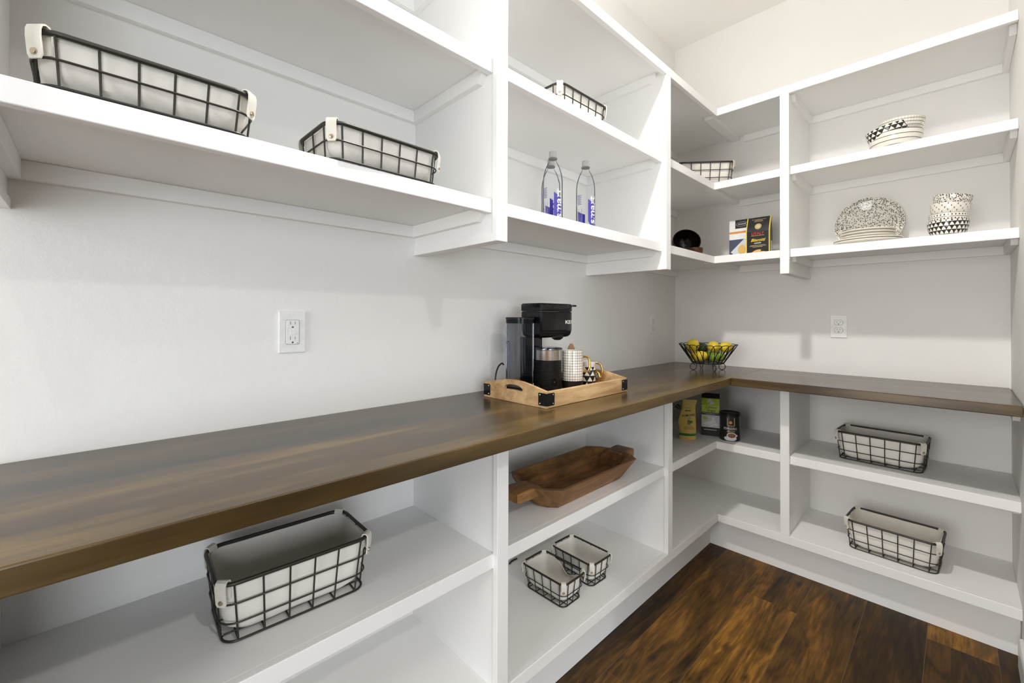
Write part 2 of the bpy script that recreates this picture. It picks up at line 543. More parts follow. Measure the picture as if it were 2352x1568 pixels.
struct(MB().prism([(WD, 0.0), (WD - 0.013, 0.0), (WD - 0.013, 0.085), (WD - 0.010, 0.097), (WD - 0.004, 0.10), (WD, 0.10)], 'y', YW, -BK - 0.075).build('baseboard_right', M['trim'], bevel=0.001))

# ------------------------------------------------------------------ built-in shelving


def board_l(unit, x1, y0, y1, z, h, yn=None):
    """shelf board along the left wall with its nosing as a sub-part"""
    b = MB().box(0.0005, x1 - BT, y0, y1, z - BT, z).build('shelf_board', M['shelf'], unit)
    n = MB().box(x1 - BT, x1, y0, yn if yn is not None else y1, z - h, z)
    l = unit.location; n.v = [(p[0] - l.x, p[1] - l.y, p[2] - l.z) for p in n.v]
    link('nosing', n.mesh('nosing', M['shelf'], True, 0.0018, 2), b)
    return b


def board_b(unit, y1, x0, x1, z, h, xb=None):
    b = MB().box(xb if xb is not None else x0, x1, -y1 + BT, -0.0005, z - BT, z).build('shelf_board', M['shelf'], unit)
    n = MB().box(x0, x1, -y1, -y1 + BT, z - h, z)
    l = unit.location; n.v = [(p[0] - l.x, p[1] - l.y, p[2] - l.z) for p in n.v]
    link('nosing', n.mesh('nosing', M['shelf'], True, 0.0018, 2), b)
    return b


def sub(name, mb, unit, parent, bev=0.0015):
    l = unit.location; mb.v = [(p[0] - l.x, p[1] - l.y, p[2] - l.z) for p in mb.v]
    return link(name, mb.mesh(name, M['shelf'], True, bev, 2), parent)


CH = 0.038


def cleat_wall_l(unit, y0, y1, z):
    MB().box(0.0005, BT, y0, y1, z - BT - CH, z - BT - 0.0003).build('cleat', M['shelf'], unit, bevel=0.001)


def cleat_wall_b(unit, x0, x1, z):
    MB().box(x0, x1, -BT, -0.0005, z - BT - CH, z - BT - 0.0003).build('cleat', M['shelf'], unit, bevel=0.001)


def cleat_side_l(unit, y0, y1, z, x1):
    MB().prism([(BT, z - BT - CH), (x1 - 0.022, z - BT - CH), (x1, z - BT - CH + 0.026), (x1, z - BT - 0.0003), (BT, z - BT - 0.0003)], 'y', y0, y1).build('cleat', M['shelf'], unit, bevel=0.001)


def cleat_side_b(unit, x0, x1, z, y1):
    MB().prism([(-BT, z - BT - CH), (-y1 + 0.022, z - BT - CH), (-y1, z - BT - CH + 0.026), (-y1, z - BT - 0.0003), (-BT, z - BT - 0.0003)], 'x', x0, x1).build('cleat', M['shelf'], unit, bevel=0.001)


YE = YP - 0.031
# upper run on the left wall
ul = thing('wall_shelving', 'white painted upper shelves along the left wall, three tiers with two uprights', 'shelving', (0.2, -1.4, ZP))
for yk, y0p, y1p in ((YA, YA + PI_, YA + SW - PI_), (YB, YB + PI_, YB + SW - PI_), (YE - PI_, YE, YP)):
    y1k = (y0p + y1p) / 2 + SW / 2; y0k = (y0p + y1p) / 2 - SW / 2
    up = MB().box(0.0005, DS - 0.0185, y0p, y1p, ZP + 0.020, U1 - BT).build('upright', M['shelf'], ul)
    sub('stile', MB().box(DS - 0.0185, DS, y0k, y1k, ZP, U1 - NH - 0.0004), ul, up)
    sub('bottom_rail', MB().box(0.0005, DS - 0.0185, y0k, y1k, ZP, ZP + 0.020), ul, up, 0.001)
bays_l = [(YP, YA + PI_), (YA + SW - PI_, YB + PI_), (YB + SW - PI_, -0.0005)]
board_l(ul, DS, YE - PI_, -0.0005, U1, NH, -BS + BT - 0.0005)
for i, (a, b) in enumerate(bays_l):
    cleat_wall_l(ul, a, b, U1)
    for z in (U2, U3):
        board_l(ul, DU, a, b if i < 2 else -0.0005, z, NH, None if i < 2 else -BU + BT - 0.0005)
        cleat_wall_l(ul, a, b, z)
    for z in (U1, U2, U3):
        cleat_side_l(ul, a, a + BT, z, DU - BT - 0.004)
        if i < 2: cleat_side_l(ul, b - BT, b, z, DU - BT - 0.004)
        else: MB().box(DU - 0.047, DU - 0.0005, -BU - 0.012, -0.0005, z - BT - 0.019, z - BT - 0.0003).build('cleat', M['shelf'], ul, bevel=0.001)
# upper run on the back wall
ub = thing('wall_shelving', 'white painted upper shelves on the back wall beside the right wall', 'shelving', (0.9, -0.2, ZP))
up = MB().box(XC + PI_, XC + PW - PI_, -BS + 0.0185, -0.0005, ZP + 0.020, U1 - BT).build('upright', M['shelf'], ub)
sub('stile', MB().box(XC, XC + PW, -BS, -BS + 0.0185, ZP, U1 - NH - 0.0004), ub, up)
sub('bottom_rail', MB().box(XC, XC + PW, -BS + 0.0185, -0.0005, ZP, ZP + 0.020), ub, up, 0.001)
board_b(ub, BS, DS + 0.0004, WD - 0.0005, U1, NH, DS - BT + 0.0003)
for x0, x1 in ((DU + 0.0004, XC + PI_), (XC + PW - PI_, WD - 0.0005)):
    first = x0 < 0.5
    for z in (U1, U2, U3):
        if z != U1: board_b(ub, BU, x0, x1, z, NH, DU - BT + 0.0003 if first else None)
        cleat_wall_b(ub, (DS if z == U1 else x0) if first else x0, x1, z)
        if not first:
            cleat_side_b(ub, x0, x0 + BT, z, BU - BT - 0.004)
            cleat_side_b(ub, x1 - BT, x1, z, BU - BT - 0.004)
        else: cleat_side_b(ub, x1 - BT, x1, z, BU - BT - 0.004)

# lower run on the left wall
ll = thing('base_shelving', 'white painted base shelves under the long left run of the countertop', 'shelving', (0.2, -1.4, 0))
for y0p, y1p in ((YA + PI_, YA + SW - PI_), (YB + PI_, YB + SW - PI_), (YE, YP)):
    y1k = (y0p + y1p) / 2 + SW / 2; y0k = (y0p + y1p) / 2 - SW / 2
    up = MB().box(0.0005, DLS - 0.0185, y0p, y1p, L2, ZT - TC - 0.0005).build('upright', M['shelf'], ll)
    sub('stile', MB().box(DLS - 0.0185, DLS, y0k, y1k, L2, ZT - TC - 0.0005), ll, up)
board_l(ll, DB, YE, -0.0005, L2, LH, -BB + BT - 0.0005)
MB().box(DK - BT, DK, YE, -BK - 0.0003, 0.0, L2 - BT - 0.0003).build('toe_kick', M['shelf'], ll)
for i, (a, b) in enumerate(bays_l):
    board_l(ll, DL, a, b, L1, LH, None if i < 2 else -BL + BT - 0.0005)
    cleat_wall_l(ll, a, b, L1)
    cleat_side_l(ll, a, a + BT, L1, DL - BT - 0.006)
    if i < 2: cleat_side_l(ll, b - BT, b, L1, DL - BT - 0.006)
# lower run on the back wall
lb = thing('base_shelving', 'white painted base shelves under the short back run of the countertop', 'shelving', (0.9, -0.2, 0))
up = MB().box(XC + PI_, XC + PW - PI_, -BLS + 0.0185, -0.0005, L2, ZT - TC - 0.0005).build('upright', M['shelf'], lb)
sub('stile', MB().box(XC, XC + PW, -BLS, -BLS + 0.0185, L2, ZT - TC - 0.0005), lb, up)
board_b(lb, BB, DB + 0.0004, WD - 0.0005, L2, LH, DB - BT + 0.0003)
MB().box(DK - BT, WD - 0.0012, -BK, -BK + BT, 0.0, L2 - BT - 0.0003).build('toe_kick', M['shelf'], lb)
for x0, x1 in ((DL + 0.0004, XC + PI_), (XC + PW - PI_, WD - 0.0005)):
    board_b(lb, BL, x0, x1, L1, LH, DL - BT + 0.0003 if x0 < 0.5 else None)
    cleat_side_b(lb, x1 - BT, x1, L1, BL - BT - 0.006)
    if x0 > 0.5: cleat_side_b(lb, x0, x0 + BT, L1, BL - BT - 0.006)
cleat_side_b(lb, WD - 0.0005 - BT, WD - 0.0005, ZT - TC + BT, BL)

# countertop
ct = thing('countertop', 'dark stained wooden L-shaped countertop with a satin sheen', 'countertop', (0.3, -0.5, ZT - TC))
MB().box(0.0012, DC, YE, -0.0015, ZT - TC, ZT).build('counter_slab', M['counter_y'], ct, bevel=0.003, seg=3)
MB().box(DC + 0.0003, WD - 0.004, -BC, -0.0015, ZT - TC, ZT).build('counter_slab', M['counter_x'], ct, bevel=0.003, seg=3)

# ------------------------------------------------------------------ outlets


def outlet(kind, label, loc, rotz):
    t = thing('wall_outlet', label, 'outlet', loc, (0, 0, rotz))       # local: face towards -y, x right, z up
    MB().prism([(p[0], p[1]) for p in rrect(0.0700, 0.1140, 0.002, 0)], 'y', -0.0055, -0.0002).build('cover_plate', M['plastic_white'], t, bevel=0.0016, world=False)
    if kind == 'gfci':
        f = MB().prism([(p[0], p[1]) for p in rrect(0.0335, 0.0665, 0.003, 0)], 'y', -0.0070, -0.0050).build('receptacle', M['plastic_white'], t, bevel=0.0008, world=False)
        MB().prism([(p[0], p[1]) for p in rrect(0.0355, 0.0685, 0.0035, 0)], 'y', -0.00565, -0.0050).build('seam', M['slotgrey'], t, world=False)
        for dz in (0.0045, -0.0045):
            MB().box(-0.0065, 0.0065, -0.0080, -0.0068, dz - 0.0032, dz + 0.0032).build('button', M['plastic_white'], f, bevel=0.0005, world=False)
        cs = (0.0215, -0.0205)
        MB().prism(ell(0.0125, -0.0305, 0.0011, 0.0011, 10), 'y', -0.0073, -0.0068).build('indicator', M['slot'], f, world=False)
    else:
        f = None; cs = (0.0195, -0.0195)
    for c in cs:
        if kind != 'gfci':
            pts = [(0.0172 * cos(a), c + max(-0.0133, min(0.0133, 0.0172 * sin(a)))) for a in [2 * PI * i / 40 for i in range(40)]]
            big = [(p[0] * 1.07, c + (p[1] - c) * 1.08) for p in pts]
            MB().prism(big, 'y', -0.0057, -0.0050).build('seam', M['slotgrey'], t, world=False)
            f = MB().prism(pts, 'y', -0.0066, -0.0050).build('receptacle', M['plastic_white'], t, bevel=0.0005, world=False)
        y = -0.0071 if kind == 'gfci' else -0.0067
        MB().box(-0.0070, -0.0052, y, y + 0.0005, c - 0.0005, c + 0.0085).build('slot', M['slotgrey'], f, world=False)
        MB().box(0.0055, 0.0071, y, y + 0.0005, c + 0.0005, c + 0.0078).build('slot', M['slotgrey'], f, world=False)
        MB().prism([(0.0026 * cos(a), c - 0.0080 + max(-0.0018, 0.0026 * sin(a))) for a in [2 * PI * i / 16 for i in range(16)]], 'y', y, y + 0.0005).build('ground_hole', M['slot'], f, world=False)
    for dz in ((0.0485, -0.0485) if kind == 'gfci' else (0.0,)):
        MB().prism(ell(0, dz, 0.0026, 0.0026, 12), 'y', -0.0062, -0.0052).build('screw', M['plastic_white'], t, world=False)
    return t


outlet('gfci', 'white GFCI outlet with test buttons on the left wall above the counter', (0.0, -2.344, 1.1575), PI / 2)
outlet('duplex', 'white outlet on the left wall near the corner, above the counter', (0.0, -0.295, 1.1585), PI / 2)
outlet('duplex', 'white duplex outlet on the back wall above the counter', (0.8672, 0.0, 1.1597), 0)

# ------------------------------------------------------------------ wire baskets
BK_CACHE = {}


def basket_meshes(kind, sag=False):
    key = (kind, sag)
    if key in BK_CACHE: return BK_CACHE[key]
    L, D, H, nl, ns, rg = {'large': (0.305, 0.190, 0.126, 6, 3, (0.36, 0.68)),
                           'medium': (0.278, 0.180, 0.079, 6, 3, (0.50,)),
                           'small': (0.204, 0.126, 0.091, 5, 3, (0.52,))}[kind]
    tp = 0.012 if kind != 'medium' else 0.006                  # taper per side
    rc = 0.034 if kind != 'small' else 0.024
    wr, rr_ = (0.0019, 0.0042) if kind != 'small' else (0.0016, 0.0036)
    lb_, db_ = L - 2 * tp, D - 2 * tp
    rb = 0.0024
    def dims(z): f = z / H; return lb_ + (L - lb_) * f, db_ + (D - db_) * f
    out = {}
    zt = H - rr_
    out['rim'] = MB().tube(dense(rrect(L, D, rc, zt, 8), 0.02), rr_, 10, True).mesh('rim', M['wire'])
    m = MB()
    m.tube(dense(rrect(lb_, db_, rc * 0.8, rb, 8), 0.02), rb, 8, True)
    for fr in rg:
        z = H * (1 - fr); l, d = dims(z)
        m.tube(dense(rrect(l + 0.004, d + 0.004, rc, z, 8), 0.02), wr, 6, True)
    xs = [(-1 + 2 * i / (nl - 1)) * (lb_ / 2 - rc * 0.72) for i in range(nl)]
    for x in xs:
        k = L / lb_
        m.tube([(x * k, -D / 2, zt), (x, -db_ / 2, 0.003), (x, -db_ / 2 + 0.004, 0.0045), (x, db_ / 2 - 0.004, 0.0045), (x, db_ / 2, 0.003), (x * k, D / 2, zt)], wr, 6)
    ys = [(-1 + 2 * i / (ns - 1)) * (db_ / 2 - rc * 0.85) for i in range(ns)]
    for y in ys:
        k = D / db_
        m.tube([(-L / 2, y * k, zt), (-lb_ / 2, y, 0.003), (-lb_ / 2 + 0.004, y, 0.0065), (lb_ / 2 - 0.004, y, 0.0065), (lb_ / 2, y, 0.003), (L / 2, y * k, zt)], wr, 6)
    out['wire_frame'] = m.mesh('wire_frame', M['wire'])
    # liner: outer skin up, hem, inner skin down
    def loop(z, ins, rad, amp, seed):
        l, d = dims(z)
        pts = dense(rrect(l - 2 * ins, d - 2 * ins, max(rc - ins, 0.008) * rad, z, 6), 0.011)
        return pts
    nseg = None; loops = []
    levels = []
    zbot = 0.010
    for t in (0.0, 0.12, 0.3, 0.5, 0.7, 0.85, 0.95, 1.0): levels.append(t)
    def ring(t, extra, nrm):
        z = zbot + (H - 0.0065 - zbot) * t
        ins = 0.0045 + extra + (0.016 if t == 0 else 0.004 if t < 0.2 else 0)
        l, d = dims(z)
        base = rrect(l - 2 * ins, d - 2 * ins, rc * 0.95, z, 6)
        P = []
        # fixed count per segment so that loops match
        for i in range(len(base)):
            p, q = Vector(base[i]), Vector(base[(i + 1) % len(base)])
            straight = (i % 7 == 6)
            k = 22 if straight and (i // 7) % 2 == 0 else 13 if straight else 1
            for j in range(k): P.append(p.lerp(q, j / k))
        res = []
        for p in P:
            w = noise.noise(Vector((p.x * 14, p.y * 14, z * 55))) + 0.6 * noise.noise(Vector((p.x * 40, p.y * 40, z * 30 + 7)))
            a = 0.0030 * w * (1 - t * 0.6) if t < 1 else 0
            q = Vector((p.x, p.y, 0)); n_ = q.normalized()
            zz = z
            if sag and t > 0.5 and p.y > 0.02:
                gx = math.exp(-((p.x - 0.045) / 0.045) ** 2) * (t - 0.5) * 2
                zz -= 0.028 * gx; a -= 0.016 * gx
            if t == 1: zz += 0.0012 * w
            p2 = q + n_ * min(a, 0.0012)
            res.append((p2.x, p2.y, zz))
        return res
    loops = [ring(t, 0.0, 1) for t in levels] + [ring(t, 0.0022, 1) for t in reversed(levels)]
    out['liner'] = MB().rings(loops, True, True).mesh('liner', M['linen'])
    # one strap in its own frame: +x outward through the corner, y across, origin at the rim tube centre
    prof = [(-0.0085, -0.030), (-0.0085, -0.012), (-0.0075, 0.002), (-0.004, 0.0075), (0.001, 0.0085), (0.0055, 0.006), (0.0075, 0.0), (0.0075, -0.010), (0.006, -0.022), (0.0045, -0.034), (0.0042, -0.040)]
    if kind == 'small': prof = [(a * 0.85, b * 0.8) for a, b in prof]
    w2 = 0.0105 if kind != 'small' else 0.0085
    th = 0.0013
    Lp = []
    for i, (a, b) in enumerate(prof):
        t = Vector((prof[min(i + 1, len(prof) - 1)][0] - prof[max(i - 1, 0)][0], prof[min(i + 1, len(prof) - 1)][1] - prof[max(i - 1, 0)][1])).normalized()
        n_ = Vector((-t.y, t.x))
        ww = w2 * (0.72 if i == len(prof) - 1 else 1)
        Lp.append([(a + n_.x * s * th, y, b + n_.y * s * th) for s, y in ((1, -ww), (1, ww), (-1, ww), (-1, -ww))])
    out['strap'] = MB().rings(Lp).mesh('strap', M['strap'])
    zs = -0.031 if kind != 'small' else -0.025
    m = MB()
    m.lathe([(0.0048, 0), (0.0048, 0.0010), (0.0040, 0.0022), (0.0020, 0.0026), (0.0006, 0.0027)], 16)
    m.xf(Matrix.Translation((0.0062, 0, zs)) @ Matrix.Rotation(PI / 2, 4, 'Y'))
    m2 = MB().lathe([(0.0042, 0), (0.0042, 0.0010), (0.0030, 0.0018), (0.0005, 0.0019)], 14)
    m2.xf(Matrix.Translation((-0.0095, 0, zs + 0.004)) @ Matrix.Rotation(-PI / 2, 4, 'Y'))
    m.add(m2.v, m2.f)
    out['snap'] = m.mesh('snap', M['snap'])
    cs = []
    for sx, sy in ((1, 1), (-1, 1), (-1, -1), (1, -1)):
        k = rc * (1 - 0.7071)
        cs.append((sx * (L / 2 - k), sy * (D / 2 - k), zt, math.atan2(sy, sx)))
    out['corners'] = cs
    BK_CACHE[key] = out
    return out


def basket(kind, label, loc, rotz, sag=False):
    b = basket_meshes(kind, sag)
    t = thing('wire_basket', label, 'basket', loc, (0, 0, rotz), None)
    link('rim', b['rim'], t); link('wire_frame', b['wire_frame'], t); link('liner', b['liner'], t)
    for x, y, z, a in b['corners']:
        s = link('strap', b['strap'], t); s.location = (x, y, z); s.rotation_euler = (0, 0, a)
        link('snap', b['snap'], s)
    return t


E_ = 0.0004
basket('medium', 'shallow lined wire basket at the far left of the upper shelf above the outlet', (0.3130, -2.672, U3 + E_), PI / 2)
basket('medium', 'shallow lined wire basket nearest the tall upright, on the upper shelf above the outlet', (0.3150, -2.265, U3 + E_), PI / 2 + 0.02)
basket('medium', 'shallow lined wire basket on the shelf above the clear water bottles', (0.2820, -1.490, U2 + E_), PI / 2 - 0.01)
basket('large', 'lined wire basket set diagonally in the upper corner above the snack boxes', (0.292, -0.315, U2 + E_), 0.70)
basket('large', 'large lined wire basket under the counter at lower left', (0.2230, -2.412, L1 + E_), PI / 2 - 0.04)
basket('small', 'small wire basket with sagging liner, front one of the pair below the wooden trough', (0.2500, -1.517, L2 + E_), 0.0, True)
basket('small', 'small wire basket standing behind the other small one, below the wooden trough', (0.2480, -1.345, L2 + E_), -0.03)
basket('large', 'lined wire basket on the middle shelf under the back counter', (1.0510, -0.195, L1 + E_), -0.06)
basket('large', 'lined wire basket on the bottom shelf under the back counter', (1.0970, -0.266, L2 + E_), -0.06)
tag(MB().tube([(0.016, -1.515, L2 + 0.003), (0.010, -1.50, L2 + 0.0035), (0.008, -1.482, L2 + 0.003), (0.010, -1.466, L2 + 0.003)], 0.0028, 8).build('black_cord', M['black']), 'short black cord end lying by the wall behind the small wire baskets', 'cord')

# ------------------------------------------------------------------ clear water bottles


def bottle(label, x, y, rot):
    t = thing('water_bottle', label, 'bottle', (x, y, U3 + E_), (0, 0, rot))
    R = 0.0385
    prof = [(0.012, 0.004), (0.026, 0.001), (0.033, 0.001), (R - 0.001, 0.006), (R, 0.014), (R, 0.18), (R - 0.0005, 0.205), (R - 0.003, 0.225), (R - 0.009, 0.245), (0.0235, 0.260), (0.0165, 0.272), (0.0135, 0.280), (0.0130, 0.286), (0.0165, 0.2865), (0.0165, 0.289), (0.0130, 0.290), (0.0128, 0.297)]
    MB().lathe(prof, 48, cap1=False).build('bottle_body', M['pet'], t, world=False)
    MB().lathe([(0.0150, 0.2905), (0.0152, 0.297), (0.0148, 0.299), (0.0148, 0.312), (0.0140, 0.314), (0.002, 0.3145)], 32).build('cap', M['capclear'], t, world=False)
    MB().lathe([(0.0140, 0.2845), (0.0172, 0.2850), (0.0172, 0.2890), (0.0140, 0.2895)], 32).build('neck_ring', M['slotgrey'], t, world=False)
    def cyl(a0, r): return lambda u, z: (r * cos(a0 + u / R), r * sin(a0 + u / R), z)
    f = cyl(0.55, R + 0.0004)
    patch('label_panel', t, M['blue'], [(-0.012, 0.060), (-0.006, 0.050), (0.004, 0.040), (0.020, 0.034), (0.020, 0.132), (0.006, 0.138), (-0.012, 0.150)], f)
    tf = cyl(0.55, R + 0.0009)
    put_text('lettering', t, M['white'], 'smart', 0.042, lambda u, v: tf(0.008 - v, 0.107 + u), bold=0.02, sx=1.15)
    tv = cyl(-0.60, R + 0.0005)
    for k in range(9):
        patch('fine_print', t, M['violet'], rectp(-0.016 + (k % 3) * 0.0015, 0.006 - (k % 2) * 0.004, 0.165 - k * 0.0045, 0.1675 - k * 0.0045), tv)
    for k in range(12):
        patch('fine_print', t, M['violet'], rectp(-0.018 + k * 0.0024, -0.0168 + k * 0.0024, 0.032, 0.112 - (k * 7 % 5) * 0.012), tv)
    for k in range(7):
        patch('fine_print', t, M['violet'], rectp(-0.012 + (k % 3) * 0.001, 0.014, 0.006 + k * 0.0036, 0.0072 + k * 0.0036), f)
    back = cyl(3.7, R + 0.0004)
    patch('label_panel', t, M['blue'], [(-0.020, 0.030), (0.012, 0.040), (0.014, 0.115), (-0.020, 0.105)], back)
    return t


bottle('clear plastic water bottle with blue print, at the front left of the three', 0.2030, -1.4700, -0.98)
bottle('clear plastic water bottle half hidden behind the front left one', 0.1400, -1.4080, -1.2)
bottle('clear plastic water bottle with blue print, standing alone nearer the corner', 0.2330, -1.2990, -0.92)

# ------------------------------------------------------------------ coconut shell bowls


def coco(label, loc, rot, R, hgt):
    t = thing('coconut_bowl', label, 'bowl', loc, rot)
    th = 0.005
    n = 12
    outp = [(R * cos(-PI / 2 + (PI / 2) * i / n * 1.12) if i else 0.004, R + R * sin(-PI / 2 + (PI / 2) * i / n * 1.12)) for i in range(n + 1)]
    outp = [(max(r, 0.004), z * hgt) for r, z in outp]
    MB().lathe(outp, 40, cap1=False).build('shell', M['coconut'], t, world=False)
    inp = [(max(r - th, 0.003), z + (th if i < n else 0.0)) for i, (r, z) in enumerate(outp)]
    m = MB().lathe(inp, 40, cap1=False)
    m.rings([[(outp[-1][0] * cos(2 * PI * i / 40), outp[-1][0] * sin(2 * PI * i / 40), outp[-1][1]) for i in range(40)], [(inp[-1][0] * cos(2 * PI * i / 40), inp[-1][0] * sin(2 * PI * i / 40), inp[-1][1]) for i in range(40)]], False, False)
    m.build('inside', M['coconut_in'], t, world=False)
    return t


coco('dark coconut shell bowl tipped on its side with the opening forward', (0.1350, -0.172, U3 + 0.090), (1.15, 0, 0.62), 0.080, 1.0)
coco('brown coconut shell bowl standing upright in front of the tipped one', (0.255, -0.322, U3 + E_), (0, 0, 0.4), 0.054, 1.0)

# ------------------------------------------------------------------ snack boxes on the upper corner shelf
t = thing('cracker_box', 'white and navy cracker box with an orange stripe, behind the biscotti bag', 'box', (0.4570, -0.190, U3 + E_), (0, 0, 0.0))
MB().box(-0.0535, 0.0535, 0.0, 0.045, 0, 0.2150).build('carton', M['white'], t, bevel=0.0012, world=False)
fr = lambda u, v: (u, -0.0006, v)
fr2 = lambda u, v: (u, -0.0010, v)
patch('print_panel', t, M['ink'], rectp(-0.022, 0.0533, 0.168, 0.2148), fr, 1)
patch('print_panel', t, M['orange'], rectp(-0.0533, 0.0533, 0.141, 0.152), fr, 1)
patch('print_panel', t, M['navy'], rectp(-0.0533, 0.0533, 0.0005, 0.108), fr, 1)
patch('plate_print', t, M['pale'], [(-0.046, 0.040), (0.0, 0.0), (0.0533, 0.0), (0.0533, 0.118), (0.02, 0.105)], fr2, 1)
patch('cracker_print', t, M['biscuit'], ell(0.012, 0.050, 0.020, 0.026), lambda u, v: (u, -0.0014, v), 1)
patch('oval_print', t, M['ink'], ell(0.012, 0.190, 0.030, 0.012), lambda u, v: (u, -0.0014, v), 1)
m = MB().tube([(0.012 + 0.029 * cos(2 * PI * i / 32), -0.0018, 0.190 + 0.0115 * sin(2 * PI * i / 32)) for i in range(32)], 0.0004, 5, True).build('oval_line', M['white'], t, world=False)
for k in range(6): patch('script_print', t, M['white'], [(-0.008 + k * 0.007, 0.187), (-0.004 + k * 0.007, 0.188), (-0.003 + k * 0.007, 0.194), (-0.0055 + k * 0.007, 0.1935)], lambda u, v: (u, -0.0019, v), 1)

t = thing('biscotti_bag', 'black biscotti bag with yellow side edges and red lettering', 'bag', (0.5610, -0.238, U3 + E_), (0, 0, 0.0))
hw, HH = 0.0545, 0.2100
def bagy(z): return 0.0 if z < 0.13 else 0.028 * ((z - 0.13) / 0.08) ** 1.2
zs = [0, 0.02, 0.05, 0.09, 0.13, 0.15, 0.17, 0.19, HH]
m = MB()
m.rings([[(-hw, bagy(z), z), (hw, bagy(z), z), (hw, 0.058 - bagy(z), z), (-hw, 0.058 - bagy(z), z)] for z in zs])
m.build('bag', M['blackbag'], t, bevel=0.0015, world=False)
for s in (-1, 1):
    m = MB(); m.rings([[(s * hw - 0.0022, bagy(z) - 0.0012, z), (s * hw + 0.0022, bagy(z) - 0.0012, z), (s * hw + 0.0022, bagy(z) + 0.009, z), (s * hw - 0.0022, bagy(z) + 0.009, z)] for z in zs])
    m.build('side_edge', M['yellow'], t, world=False)
    patch('side_print', t, M['pale'], rectp(0.020, 0.050, 0.004, 0.080), (lambda s_: lambda u, v: (s_ * (hw + 0.0007), u, v))(s), 1)
bf = lambda u, v: (u, bagy(v) - 0.0010, v)
patch('seal_print', t, M['goldprint'], ell(0.0, 0.158, 0.016, 0.0155), bf, 0.01)
patch('seal_print', t, M['ink'], ell(0.0, 0.158, 0.0125, 0.012), lambda u, v: (u, bagy(v) - 0.0013, v), 0.01)
patch('seal_print', t, M['goldprint'], ell(0.0, 0.158, 0.0112, 0.0108), lambda u, v: (u, bagy(v) - 0.0016, v), 0.01)
put_text('lettering', t, M['red'], 'LITALY', 0.0200, lambda u, v: bf(u, 0.1185 + v), bold=0.03, sx=0.95)
patch('print_line', t, M['goldprint'], rectp(-0.031, 0.031, 0.1075, 0.1090), bf, 1)
put_text('lettering', t, M['yellow'], 'Biscotti', 0.0220, lambda u, v: bf(u, 0.0850 + v), shear=0.4, bold=0.018)
put_text('lettering', t, M['white'], 'ALMOND', 0.0070, lambda u, v: bf(u, 0.0690 + v), bold=0.04, sx=1.1)
for k, w in enumerate((0.036, 0.040, 0.024)): patch('print_line', t, M['goldprint'], rectp(-w, w, 0.0575 - k * 0.0048, 0.0590 - k * 0.0048), bf, 1)
for k, w in enumerate((0.034, 0.018, 0.022)): patch('print_line', t, M['goldprint'], rectp(-w, w, 0.1960 - k * 0.0055, 0.1975 - k * 0.0055), bf, 1)
for (cx_, cz_, a, l) in ((-0.016, 0.020, 0.62, 0.036), (0.004, 0.014, 0.30, 0.034), (-0.004, 0.026, 0.45, 0.030), (0.018, 0.017, 0.10, 0.028)):
    pts = [(cx_ + l * 0.75 * cos(q) * cos(a) - 0.0075 * sin(q) * sin(a), cz_ + l * 0.75 * cos(q) * sin(a) * 0.6 + 0.0075 * sin(q) * cos(a)) for q in [2 * PI * i / 20 for i in range(20)]]
    patch('biscotti_print', t, M['biscuit'], [(p[0], max(p[1], 0.002)) for p in pts], lambda u, v, d=cx_: (u, bagy(v) - 0.0011 - abs(d) * 0.02, v), 1)

# ------------------------------------------------------------------ patterned bowls and plates on the back wall


def ibowl(label, loc, rot, R, H, mat, fin=None, foot=0.45, curve=0.62, name='patterned_bowl'):
    t = thing(name, label, 'bowl', loc, rot)
    n = 14; th = 0.0045
    prof = []
    for i in range(n + 1):
        f = i / n
        r = R * (foot + (1 - foot) * (1 - (1 - f) ** 2.1) ** curve)
        prof.append((r, H * f))
    MB().lathe([(0.004, 0.0015)] + [(R * foot * 0.9, 0.0)] + prof, 64, cap1=False).build('bowl_outside', mat, t, world=False)
    inner = [(r - th, z) for r, z in prof if z > th]
    m = MB().lathe([(prof[-1][0], H), (prof[-1][0] - th * 0.5, H + 0.0012)] + inner[::-1] + [(R * foot * 0.7, th), (0.004, th)], 64, cap0=False)
    m.build('bowl_inside', fin or M['ceramic'], t, world=False)
    return t


def tilted(x, y, z, ax, ay, h=0.0): return (x, y, z), (ax, ay, 0)


P1 = pattern('triangle_glaze', 'tri', 24, 5, 0.080, 0.0, 0.62)
P2 = pattern('banded_dot_glaze', 'band', 34, 5, 0.075, 0.0)
P3 = pattern('lined_dot_glaze', 'lines', 40, 3, 0.072, 0.0)
P4 = pattern('speckle_glaze', 'dots', 190, k=0.41)
P5 = pattern('ring_glaze', 'rings', 1, 4, 0.075, 0.004)
P6 = pattern('thin_grid_glaze', 'gridthin', 46, 6, 0.075, 0.0)
P7 = pattern('triangle_glaze_large', 'tri', 22, 5, 0.085, 0.0, 1.0)
P8 = pattern('dotted_platter_glaze', 'dots', 178, k=0.40)
BX, BY = 1.2650, -0.235
ibowl('bowl with black and white scallop triangles at the bottom of the right-hand stack', (BX, BY, U3 + E_), (0, 0, 0.2), 0.0625, 0.072, P1, foot=0.55)
ibowl('cream bowl banded with rows of dots, second from the bottom of the right-hand stack', (BX + 0.000, BY, U3 + 0.040), (0.0, 0.03, 0), 0.0600, 0.060, P2, foot=0.42)
ibowl('cream bowl with thin upright lines and dashes, third from the bottom of the right-hand stack', (BX + 0.001, BY, U3 + 0.0755), (0.0, 0.10, 0), 0.0600, 0.066, P3, foot=0.42)
ibowl('speckled black and white bowl topping the right-hand stack', (BX + 0.006, BY, U3 + 0.118), (0.0, 0.17, 0), 0.0585, 0.056, P4, P4, foot=0.42)
SX, SY = 1.1050, -0.245
ibowl('wide cream bowl with thin black rings holding two other bowls', (SX, SY, U2 + E_), (0, 0, 0), 0.0910, 0.0800, P5, foot=0.48, curve=0.55)
